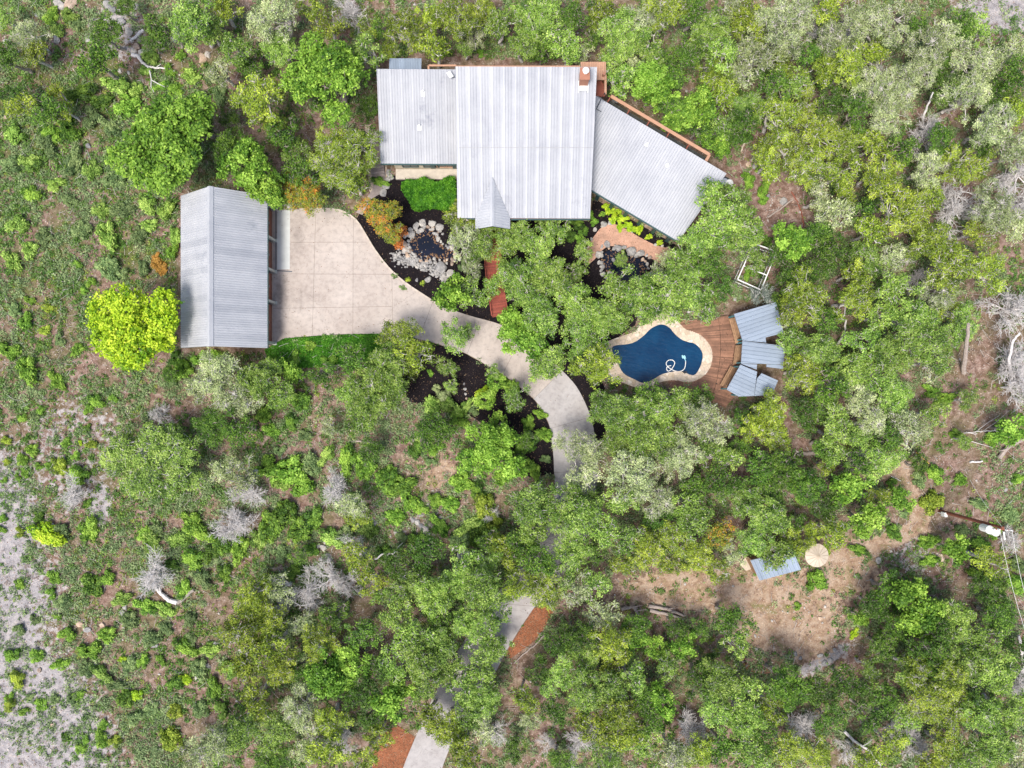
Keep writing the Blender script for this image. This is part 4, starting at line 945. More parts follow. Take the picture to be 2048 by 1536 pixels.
def trunk_mesh(name, Rr, lobe, lr, tufts, base, seed, twigs, tr=1.0):
    """crown local z=0 is crown base at height `base`; this mesh starts at z=-base"""
    rg = np.random.default_rng(seed + 99); out = []
    r = 0.055 * Rr * tr + .05; fork = np.array([rg.normal(0, .15 * Rr), rg.normal(0, .15 * Rr), -base * .25])
    wob((0, 0, -base), fork, r * 1.25, r * .8, 4, .04, rg, out)
    order = np.argsort(-lr); mains = []
    for i in order[:5]:
        e = lobe[i] * .55 + fork * .45; wob(fork, e, r * .62, r * .38, 3, .07, rg, out); mains.append(e)
    for i in order:
        e = lobe[i]; m0 = min(mains, key=lambda q: np.linalg.norm(q - e)); wob(m0, e, r * .34, r * .16, 3, .08, rg, out)
    sel = rg.permutation(len(tufts))[:twigs]
    for t in tufts[sel]:
        i = int(np.argmin(np.linalg.norm(lobe - t, axis=1))); s0 = lobe[i]
        e = t + (t - lobe[i]) * rg.uniform(-.1, .38); wob(s0, e, .034, .016, 2, .12, rg, out)
    return tubes_np(name, out, 4)
def bare_mesh(name, Rr, hgt, seed, n1=7, n2=9, n3=9, lean=0.0, thin=1.0, spread=.55):
    rg = np.random.default_rng(seed); out = []
    def br(p, d, L, r, lvl):
        k = 3; q_ = p
        for i in range(k):
            d = unit(d + rg.normal(size=3) * .17 + np.array([0, 0, .03])); e = q_ + d * L / k
            out.append((q_, e, r * (1 - .22 * i), r * (1 - .22 * (i + 1)))); q_ = e
            if lvl < 3:
                for _ in range((n1, n2, n3)[lvl] // 3 + (rg.random() < .5)):
                    sd_ = unit(d + rg.normal(size=3) * spread * (1.0 if lvl else 1.1) + np.array([0, 0, .12])); br(q_, sd_, L * rg.uniform(.42, .68), r * .45, lvl + 1)
    br(np.array([0., 0, 0]), unit(np.array([lean, lean * .4, 1.0])), hgt * .5, .055 * Rr * thin + .04, 0)
    P = np.array([s[1] for s in out]); sc = Rr / max(np.percentile(np.hypot(P[:, 0], P[:, 1]), 94), .01)
    out = [(s[0] * [sc, sc, 1], s[1] * [sc, sc, 1], max(s[2], .019), max(s[3], .013)) for s in out]
    return tubes_np(name, out, 3)

STY = {
 'round':  dict(tuft=.26, leaf=.115, per=17, cover=1.0, squash=.80, lobes=40, asp=.6, l0=.14, l1=.26, out=.35),
 'broad':  dict(tuft=.27, leaf=.120, per=17, cover=1.0, squash=.72, lobes=30, asp=.6, l0=.15, l1=.29),
 'fine':   dict(tuft=.22, leaf=.082, per=16, cover=.95, squash=.70, lobes=34, asp=.5, l0=.13, l1=.26),
 'juniper':dict(tuft=.24, leaf=.090, per=16, cover=.92, squash=.70, lobes=34, asp=.42, l0=.12, l1=.25),
 'airy':   dict(tuft=.24, leaf=.076, per=16, cover=.88, squash=.66, lobes=32, asp=.45, l0=.13, l1=.26),
}
KIND = {'lush': 'broad', 'lime': 'round', 'oak': 'fine', 'olive': 'juniper', 'silver': 'airy', 'dark': 'fine', 'rust': 'fine', 'blue': 'airy', 'fresh': 'broad', 'orange': 'fine'}
TW = {'broad': 35, 'round': 30, 'fine': 300, 'juniper': 560, 'airy': 900}
SIZES = (1.6, 2.5, 3.9)
LIB = {}
def get_tree(style, Rw):
    sz = min(SIZES, key=lambda s: abs(math.log(s / Rw)))
    v = random.randrange(5 if sz < 3 else 3); key = (style, sz, v)
    if key not in LIB:
        seed = int(abs(hash((len(style), ord(style[0]), int(sz * 10), v)))) % 100000
        st_ = dict(STY[style]); st_['lobes'] = int(st_['lobes'] * (sz / 2.5) ** .9)
        me, lobe, lr, tc = crown_mesh('crown_' + style, sz, seed, st_)
        base = sz * .9 + 1.2
        tm = trunk_mesh('trunk_' + style, sz, lobe, lr, tc, base, seed, int(TW[style] * (sz / 2.5) ** 2))
        LIB[key] = (me, tm, base)
    return LIB[key] + (sz,)
TREES = []   # (x, y, root, look, r)
def place_obj(name, me, mat, parent):
    o = bpy.data.objects.new(name, me); col.objects.link(o)
    if len(me.materials) == 0: me.materials.append(mat)
    if me.materials[0] is not mat:
        o.material_slots[0].link = 'OBJECT'; o.material_slots[0].material = mat
    o.parent = parent; return o
NAMES = {'fresh': ('broadleaf_tree', 'fresh light green broadleaf tree'), 'orange': ('broadleaf_tree', 'orange leaved tree'), 'lush': ('broadleaf_tree', 'glossy bright green broadleaf tree'), 'lime': ('broadleaf_tree', 'vivid lime green round tree'), 'oak': ('live_oak', 'soft green live oak'),
         'olive': ('juniper_tree', 'yellow green juniper'), 'silver': ('live_oak', 'pale silvery oak with bare twigs'), 'dark': ('juniper_tree', 'dark green juniper'),
         'rust': ('broadleaf_tree', 'orange tinged green tree'), 'blue': ('live_oak', 'blue grey leaved bush'), 'bare': ('dead_tree', 'bare whitish dead tree')}
def tree(px, py, r, kind, hk=1.0, lab=None):
    Rw = r * S * (.88 if 1000 < px < 1250 and 440 < py < 700 else 1.0)
    if kind == 'bare':
        zc_ = Rw * .8; p = W(px, py, zc_); t = empty('dead_tree', (p.x, p.y, 0)); t.rotation_euler.z = random.uniform(0, 6.28)
        v = random.randrange(4); key = ('bare', v)
        if key not in LIB: LIB[key] = bare_mesh('dead_branches', 2.4, 4.2, 500 + v, n1=10, n2=10, n3=10, spread=.62)
        o = place_obj('branches', LIB[key], DEADW, t); s = Rw / 2.4; t.scale = (s, s, s * .9)
    else:
        me, tm, base, sz = get_tree(KIND[kind], Rw); s = Rw / sz * random.uniform(.97, 1.05)
        zb_ = base * s * hk; zc_ = zb_ + sz * .45 * s
        p = W(px, py, zc_); t = empty(NAMES[kind][0], (p.x, p.y, 0)); t.rotation_euler.z = random.uniform(0, 6.28)
        sx = random.uniform(.92, 1.1); t.scale = (s * sx, s / sx, s * hk)
        tr_ = place_obj('trunk', tm, BARK if kind in ('lush', 'lime', 'dark', 'rust', 'fresh', 'orange') else TWIG, t); tr_.location = (0, 0, base)
        cr = place_obj('crown', me, LEAF[kind], t); cr.location = (0, 0, base)
    TREES.append([px, py, t, kind, r, lab]); return t
K = dict(F='fresh', L='lush', Y='lime', O='oak', V='olive', S='silver', D='dark', R='rust', B='bare', U='blue')
TXT = """
55 75 42 S;62 105 32 V;8 112 36 D;207 62 36 D;187 118 40 D;247 14 24 D;378 42 55 O;385 25 40 S;325 55 38 D;442 18 38 V;108 185 22 V;88 215 38 D;128 222 22 V;20 190 32 D;45 210 34 V;300 85 22 D;5 30 26 O
512 200 58 V;505 160 42 V;318 300 92 L;300 235 52 L;372 330 58 L;258 330 42 L;398 250 42 D;488 335 50 L;455 295 42 D;470 95 38 O;440 140 32 S;500 130 32 D;455 240 26 D;420 60 32 O
550 35 52 S;558 92 42 O;520 60 32 S;645 120 66 L;662 190 62 L;610 175 40 D;690 140 42 O;620 18 32 V;690 22 36 B;655 50 36 V;738 108 38 O;808 58 44 V;868 92 38 V;860 40 38 V;912 30 48 V;945 70 32 S;962 20 42 V;1002 45 38 O;765 60 28 D;735 55 30 V;780 100 24 V;685 318 66 V;665 285 44 V;705 366 36 V;612 392 44 R;600 340 38 D;575 365 34 R;568 262 38 D;540 240 32 V;530 368 44 L;738 210 24 D;590 300 28 O;880 20 30 O;930 95 24 O
1058 38 44 O;1110 62 40 O;1092 18 42 O;1045 88 34 O;1132 98 40 O;1080 105 30 D;1186 46 24 V;1182 78 26 D;1250 48 44 O;1238 92 44 O;1292 35 44 S;1332 18 44 V;1300 92 36 O;1165 105 28 S;1392 22 38 D;1150 30 34 D;1210 20 34 V;1422 62 44 O;1440 98 40 O;1400 100 30 O;1482 30 40 V;1500 62 40 V;1460 20 30 S;1525 40 40 S;1488 100 36 S;1432 138 34 V;1375 108 34 D;1340 120 26 D;1285 160 42 F;1325 185 36 L;1265 135 28 S;1300 190 28 F;1452 190 38 V;1420 165 32 V;1372 225 44 L;1400 212 34 L;1345 215 34 D;1478 150 40 S;1518 118 40 S;1500 215 42 O;1430 275 30 L;1400 255 34 D;1462 250 34 O;1240 165 38 O;1218 150 28 D;1545 170 38 D;1445 300 20 L;1350 150 28 D;1310 120 24 O;1225 115 26 O;1480 255 34 D
1560 50 50 S;1600 30 46 S;1585 92 36 S;1655 20 38 V;1722 32 48 S;1762 58 48 S;1668 78 42 S;1700 100 34 S;1748 102 38 V;1700 132 44 V;1650 138 40 V;1562 130 34 V;1590 165 38 O;1858 92 50 S;1896 72 40 S;1848 132 44 S;1925 52 34 D;1962 62 34 O;1948 120 44 S;1758 182 46 S;1802 172 46 S;1782 230 44 S;1722 172 38 S;1898 172 42 D;1932 192 48 S;1965 170 38 S;1560 232 50 V;1612 222 44 V;1642 270 48 V;1572 290 46 V;1698 288 44 V;1625 330 48 V;1752 288 36 V;1692 342 40 V;1762 345 44 V;1850 280 44 B;1882 275 34 D;1858 335 44 S;1932 330 48 V;1992 250 50 S;2030 215 38 V;2022 305 40 S;2022 362 48 B;1992 178 38 D;2035 150 38 D;2002 110 40 S;1815 20 34 S;1830 55 28 D;1540 325 34 V;1525 300 28 V;1715 225 34 D;1660 190 38 D;1800 300 36 D;1960 290 30 D;2040 90 30 S;1880 120 30 D;1620 110 30 D
1792 408 54 V;1838 432 48 V;1748 462 38 V;1672 428 38 S;1722 432 34 D;1915 425 54 B;1992 412 54 S;2032 445 40 S;1958 462 34 V;1592 485 42 L;1640 470 42 D;1565 505 34 D;1668 505 38 D;1738 520 42 O;1782 515 36 S;1862 488 52 V;1902 535 54 V;1968 542 48 V;1882 585 46 S;1830 560 30 B;1612 585 54 V;1590 615 40 V;1712 600 48 V;1712 550 36 V;1792 575 40 O;1832 642 54 O;1862 688 50 O;1928 652 42 O;1638 702 44 O;1728 682 38 O;1770 632 36 O;1792 705 48 O;1708 742 46 O;1765 748 40 O;1865 728 36 S;2015 622 52 B;2028 738 50 B;1530 588 26 U;1580 640 30 S;1585 695 34 O;1605 745 44 V;1660 640 34 D;1655 770 40 D;1900 610 34 V;1580 560 30 D;1640 540 32 D;1560 600 22 D;1690 395 34 V;1640 395 32 S;1760 395 30 D;1870 395 30 V
928 438 44 V;922 480 40 S;968 488 42 O;1022 478 50 O;1075 490 50 O;1120 455 32 O;1085 445 24 O;1168 508 30 O;1042 560 54 O;1100 560 54 O;1150 600 52 O;1085 635 56 O;1158 662 54 O;1202 632 50 O;1232 572 44 O;1275 590 46 O;905 590 34 L;945 590 34 O;1030 660 48 F;1065 690 40 L;1098 722 44 O;1190 735 52 V;1188 690 44 O;1330 592 58 O;1292 620 38 O;1380 585 50 O;1402 612 40 O;1235 640 38 O;1148 545 30 O;1010 545 34 O;940 535 30 S;1355 540 36 O;1315 545 30 S;975 455 28 D;1042 600 28 O;986 572 26 O;1240 520 20 O
1440 430 62 O;1408 480 44 O;1482 455 50 O;1486 492 30 O;1372 512 34 O;1452 390 34 O;1515 528 26 O;1340 520 26 S;1400 385 20 O;1420 525 36 D;1440 565 34 D;1480 400 24 O
1222 815 44 O;1260 835 46 O;1312 822 46 O;1298 782 30 D;1352 800 36 O;1398 795 30 D;1412 842 50 S;1380 825 32 O;1290 880 50 O;1242 885 44 O;1330 870 42 O;1352 905 52 S;1338 935 36 S;1262 958 58 S;1312 992 46 S;1248 1000 38 O;1205 800 26 O;1422 910 38 O;1455 925 36 O;1150 900 42 S;1190 905 36 S;1165 960 38 S;1538 820 46 V;1545 865 44 V;1510 850 34 V;1395 980 38 D;1380 1010 38 O;1065 1005 54 O;1118 1015 46 O;1160 1035 50 O;1175 1000 32 O;1058 1065 40 O;1145 1100 42 O;1205 1060 40 O;1190 1110 30 D;1250 1085 38 O;1295 1095 50 V;1340 1080 42 V;1395 1040 40 O;1440 1075 34 R;1392 1105 44 V;1478 1000 42 O;1450 965 36 D;1520 940 40 D;1545 985 36 D;1530 1030 52 O;1582 1080 30 V;1510 1080 42 O;1558 1110 38 O;1578 1106 30 O;1608 1100 18 V;1430 1135 34 V;1470 1110 30 S;1480 900 28 D;1480 840 26 D;1250 1130 30 V;1320 1040 30 D;1350 1130 30 V;1590 1045 24 D;1615 975 32 D;1575 920 36 D
1682 868 50 O;1655 895 34 D;1738 828 46 S;1792 800 42 O;1722 790 36 S;1818 858 40 S;1848 850 28 S;1762 918 44 O;1705 912 30 B;1655 930 26 V;1612 970 44 D;1698 978 40 L;1752 995 28 V;1738 1042 38 F;1800 1000 30 L;1668 1065 34 V;1622 1060 24 V;1912 1100 32 L;1982 1122 40 V;2030 860 36 L;2030 775 48 B;1930 882 20 O;1780 870 36 D;1710 930 30 D;1720 870 30 O;1875 830 30 O;1560 955 34 D;1610 830 32 D;1650 1010 30 D;1840 930 24 D;2010 1080 26 B;1890 700 20 O;1650 820 32 O;1935 800 22 O
1832 1215 54 L;1872 1235 42 L;1782 1182 38 D;1752 1215 30 D;1722 1235 20 L;1912 1248 50 O;1985 1175 42 D;2005 1238 46 D;1862 1300 52 D;1930 1322 50 O;1992 1342 54 O;1868 1372 64 V;1902 1422 54 V;1830 1345 48 O;1962 1425 50 O;2022 1425 44 O;1820 1440 38 O;1990 1490 46 O;1898 1500 46 V;1830 1478 34 B;1782 1492 38 V;1788 1458 26 B;1695 1505 28 B;1605 1462 40 B;1582 1505 46 V;1640 1512 42 V;1545 1420 36 V;1568 1372 46 D;1620 1382 36 D;1700 1370 36 D;1740 1430 38 D;1660 1440 32 D;1930 1520 40 O;2035 1520 38 S;1860 1530 38 V;1730 1520 34 V;1770 1300 34 D;1800 1260 30 D;1960 1280 36 O;2040 1300 34 D;2035 1370 28 B;1740 1340 26 O;1770 1400 34 D
1462 1240 38 D;1470 1285 34 O;1446 1362 46 O;1490 1385 40 O;1438 1425 48 O;1492 1440 42 O;1148 1275 42 D;1170 1310 42 O;1118 1290 28 D;1222 1280 44 V;1225 1325 36 V;1205 1232 38 S;1275 1255 34 D;1278 1275 24 L;1348 1255 28 D;1368 1292 26 L;1318 1300 26 L;1332 1330 30 O;1122 1358 42 O;1170 1385 46 O;1215 1380 44 O;1262 1358 34 O;1048 1398 34 V;1062 1440 26 S;1228 1430 50 V;1185 1452 40 V;1255 1470 40 V;1165 1488 36 B;1372 1470 44 B;1400 1510 44 V;1345 1512 38 S;1285 1490 40 O;1310 1385 28 L;1330 1410 28 L;1092 1480 22 B;1030 1505 32 D;1110 1430 34 D;1250 1300 24 D;1290 1400 34 D;1300 1445 34 D;1450 1500 40 D;1500 1500 38 O;1400 1360 34 D;1410 1320 24 D;1120 1520 32 D;1220 1510 34 O;1395 1260 26 D;1080 1340 28 D;1530 1480 34 D
958 1130 44 O;925 1115 38 O;968 1180 50 O;920 1165 46 O;870 1195 46 O;830 1165 42 O;790 1230 38 O;820 1272 40 O;878 1290 46 O;935 1245 42 O;962 1292 38 O;798 1328 40 O;850 1332 46 O;905 1345 38 O;955 1345 34 O;925 1375 36 O;965 1405 42 O;895 1455 48 V;962 1458 38 S;990 1470 30 B;930 1510 40 V;862 1437 40 V;1035 1180 34 V;1095 1180 42 V;1150 1182 40 S;1190 1175 36 O;1080 1125 38 D;1010 1105 36 V;1040 1085 34 D;1130 1150 32 O;992 1228 36 O;1045 1158 34 V;985 1302 32 O;930 1432 34 O;1015 1180 30 O;980 1080 30 D;885 1240 36 D;840 1385 28 O;780 1190 32 O
682 978 38 B;712 1035 28 V;700 1008 34 S;715 1118 38 V;705 1095 26 B;655 1145 36 B;608 1180 40 B;560 1185 34 S;530 1240 48 V;560 1330 46 V;545 1290 40 V;598 1250 30 S;640 1290 44 V;700 1330 48 L;720 1270 40 D;650 1350 44 L;670 1230 36 D;600 1420 50 S;552 1465 44 O;655 1445 44 V;692 1475 38 B;660 1500 40 V;772 1405 38 L;800 1380 30 L;758 1475 32 V;540 1520 42 D;720 1390 36 D;620 1500 40 S;740 1440 28 D;730 1520 32 V;600 1340 28 D;760 1340 34 D;745 1170 36 V;790 1130 32 D;850 1110 36 D;600 1110 24 D
802 672 44 V;830 700 40 V;782 700 36 O;770 735 50 O;745 770 54 O;775 795 44 O;735 810 48 O;815 735 32 V;700 780 38 O;585 745 26 L;642 748 30 D;655 852 20 S;440 748 54 S;470 790 52 S;505 765 42 O;405 770 36 S;430 850 46 D;478 860 38 D;300 905 56 O;262 930 48 O;345 945 54 O;280 985 48 O;340 995 46 O;248 880 34 O;485 950 40 S;495 1000 36 B;462 1045 36 B;440 940 32 S;555 790 36 O;540 740 30 O;700 720 40 D;745 905 30 D;720 850 34 D
985 880 44 F;972 915 36 F;1015 930 36 L;935 925 26 L;1000 850 26 L;905 668 36 O;935 662 22 O;897 735 25 O;903 770 17 O;992 765 20 L;970 798 22 F;1030 795 30 O;985 745 18 O;1050 880 24 D;1040 910 24 D;858 848 32 D;890 868 32 D;845 880 28 D;1005 955 22 L
268 610 54 Y;255 672 52 Y;305 690 52 Y;300 635 50 Y;225 650 40 Y;240 700 36 Y;290 580 30 Y
2040 400 34 B;1978 232 30 B;1650 62 26 B;1742 152 24 B;640 1482 26 B;702 1172 30 B;480 1032 32 B;428 762 34 B;1418 872 26 B;1892 612 28 B;1800 515 22 B;1352 1522 28 B;1560 75 24 B;1710 60 26 B;1912 188 30 B;1590 275 20 B;1640 345 20 B;1870 470 24 B;1290 925 24 B;560 1210 24 B;985 1030 18 B;1690 120 20 B;1000 1290 24 O;968 1345 30 O;1045 1100 30 O;885 1345 30 O;920 1470 26 V;505 1205 46 V;480 1260 50 V;520 1180 36 V;515 1285 34 V;430 1490 48 S;470 1470 44 O;390 1520 34 S;140 985 34 B;300 1145 44 B;325 830 24 B;340 745 20 D;490 1330 40 V;510 1400 38 V
"""
FLATS = {'O'}
rows = [q.split() for ln in TXT.strip().split('\n') for q in ln.split(';')]
# the single lime tree and the single big lush trees are one crown each: merged specs
SKIPL = {(255,672),(305,690),(300,635),(225,650),(240,700),(290,580),(268,610),(300,235),(372,330),(258,330),(318,300),(645,120),(662,190),(978,0),(744,770),
         (262,930),(345,945),(280,985),(340,995),(300,905),(505,160)}
for q in rows:
    x, y, r, k = int(q[0]), int(q[1]), int(q[2]), K[q[3]]
    if (x, y) in SKIPL: continue
    hk = random.uniform(.8, 1.15)
    if 915 < x < 1420 and 430 < y < 760: hk = random.uniform(.9, 1.1)
    tree(x, y, r, k, hk)
# large single trees
tree(264, 650, 90, 'lime', .8, 'large round vivid lime green tree beside the garage')
tree(318, 285, 95, 'lush', .75, 'largest bright green broadleaf tree above the garage')
tree(655, 155, 84, 'lush', .9, 'tall bright green broadleaf tree left of the left wing roof')
tree(305, 930, 90, 'oak', .55, 'large sprawling grey green oak on the slope below the garage')
tree(1608, 1088, 20, 'olive', 1.5)
tree(768, 432, 44, 'rust', .8, 'orange and green tree at the pad corner beside the left pond')
tree(793, 472, 24, 'orange', .7, 'small orange leaved tree touching the rocks of the left pond')
# ------------------------------------------------------------------ labels that single each tree out
LM = [("the swimming pool",1315,705),("the cabanas",1520,700),("the garage",448,540),("the parking pad",660,545),("the entry gable",985,410),("the chimney",1167,150),("the left wing",835,235),("the right wing",1330,340),
 ("the left pond",850,490),("the right pond",1245,530),("the garden enclosure",1515,535),("the utility pole",1940,1040),("the patio umbrella",1635,1110),("the shed",1548,1130),("the black mulch bed",925,770),("the driveway bend",1130,800),
 ("the orange mulch strip",1060,1260),("the lower road end",845,1510),("the lime green tree",265,650),("the grey gravel slope",60,1250),("the brown clearing",1480,1200),("the dirt footpath",1800,1060),("the pale bare patch",2000,20),
 ("the boardwalk",990,590),("the top left corner",0,0),("the top right corner",2048,0),("the bottom left corner",0,1536),("the bottom right corner",2048,1536),("the right edge",2048,620),("the bottom edge",1300,1536),("the top edge",1400,0),("the top edge by the left wing",700,0),
 ("the yellow pole",1845,915),("the pale fallen trunk",1640,915),("the log pile",1310,1225),("the brick edging",1520,1340),("the dead tree trunk on the slope",340,1185),("the rocky ledge",865,1045),("the tall leaning trunk",1935,690),("the forked fallen branch",305,140)]
def rel(x, y, lm):
    dx, dy = x - lm[1], y - lm[2]; a = math.degrees(math.atan2(-dy, dx)) % 360
    w_ = ["right of", "above right of", "above", "above left of", "left of", "below left of", "below", "below right of"][int((a + 22.5) // 45) % 8]
    return f"{w_} {lm[0]}"
ORD = {2: ["left one of two", "right one of two"]}
NUM = ["leftmost", "second", "third", "fourth", "fifth", "sixth", "seventh", "eighth", "ninth", "tenth", "eleventh", "twelfth"]
def assign(items, cat, group):
    """items: [x, y, obj, look, r, label]"""
    g = {}
    for it in items:
        o = it[2]; o['category'] = cat(it) if callable(cat) else cat; o['group'] = group(it) if callable(group) else group
        if it[5]: o['label'] = it[5]; continue
        ds = sorted(LM, key=lambda l: math.hypot(it[0] - l[1], it[1] - l[2])); size = 'large ' if it[4] > 49 else ('small ' if it[4] < 31 else '')
        lm = ds[0]; near = 'close ' if math.hypot(it[0] - lm[1], it[1] - lm[2]) < 75 else ''
        g.setdefault(size + it[3] + ' ' + near + rel(it[0], it[1], lm), []).append(it)
    for k_, its in g.items():
        its.sort(key=lambda i: i[0]); n_ = len(its)
        for i, it in enumerate(its):
            if n_ == 1: s = k_
            elif n_ == 2: s = k_ + ', ' + ORD[2][i]
            elif i == 0: s = k_ + ', leftmost of several'
            elif i == n_ - 1: s = k_ + ', rightmost of several'
            else: s = k_ + f', {NUM[min(i, 11)]} from the left'
            it[2]['label'] = ' '.join(s.split()[:16])
assign([[t[0], t[1], t[2], NAMES[t[3]][1], t[4], t[5]] for t in TREES], 'tree', lambda it: 'trees of the wooded slope around the house')

# ------------------------------------------------------------------ shrubs (countable ones)
SH = {}
def shrub_mesh(kind, v):
    key = (kind, v)
    if key not in SH:
        rg = np.random.default_rng(900 + v * 7 + ord(kind[0])); nl = 9; k = 46
        th = rg.uniform(0, 6.28, nl); rd = np.sqrt(rg.random(nl)) * .78; lb = np.stack([rd * np.cos(th), rd * np.sin(th), rg.uniform(.15, .6, nl)], 1)
        C = []; T = []; D_ = []
        for i in range(nl):
            d = unit(rg.normal(size=(k, 3)) + [0, 0, .5]); c = lb[i] + d * rg.uniform(.16, .40); m_ = 6
            cc = (c[:, None] + rg.normal(size=(k, m_, 3)) * .07).reshape(-1, 3); C.append(cc); D_.append(np.repeat(d, m_, 0)); T.append(np.clip(.55 + rg.normal(0, .16) + np.repeat(rg.normal(0, .16, k), m_) + rg.normal(0, .14, len(cc)), 0, 1))
        C = np.concatenate(C); C[:, 2] = np.maximum(C[:, 2], .04); D_ = np.concatenate(D_); T = np.concatenate(T)
        SH[key] = raw_mesh('shrub_leaves', leaves(C, unit(D_ + [0, 0, .5] + rg.normal(size=C.shape) * .6), .085 * rg.uniform(.6, 1.4, len(C)), .55, rg), quads(len(C)), T)
    return SH[key]
SHRUBS = []
SLOOK = {'lush': 'bright green leafy shrub', 'olive': 'yellow green shrub', 'dark': 'dark green shrub', 'scrub': 'grey green shrub', 'ochre': 'ochre orange dry shrub', 'lime': 'lime green shrub', 'oak': 'soft green shrub', 'silver': 'silvery shrub', 'blue': 'blue grey shrub'}
def shrub(px, py, r, kind, lab=None, hz=1.0):
    Rw = r * S; p = W(px, py, Rw * .5); me = shrub_mesh('s', random.randrange(5)); o = bpy.data.objects.new('shrub', me); col.objects.link(o)
    mat = LEAF[kind]
    if len(me.materials) == 0: me.materials.append(mat)
    if me.materials[0] is not mat: o.material_slots[0].link = 'OBJECT'; o.material_slots[0].material = mat
    o.location = (p.x, p.y, 0); o.rotation_euler.z = random.uniform(0, 6.28); q_ = random.uniform(.75, 1.25); o.scale = (Rw * q_, Rw / q_, Rw * .8 * hz)
    SHRUBS.append([px, py, o, SLOOK[kind], r, lab])
SK = dict(F='fresh', L='lush', Y='lime', V='olive', D='dark', G='scrub', O='oak', C='ochre', S='silver', U='blue')
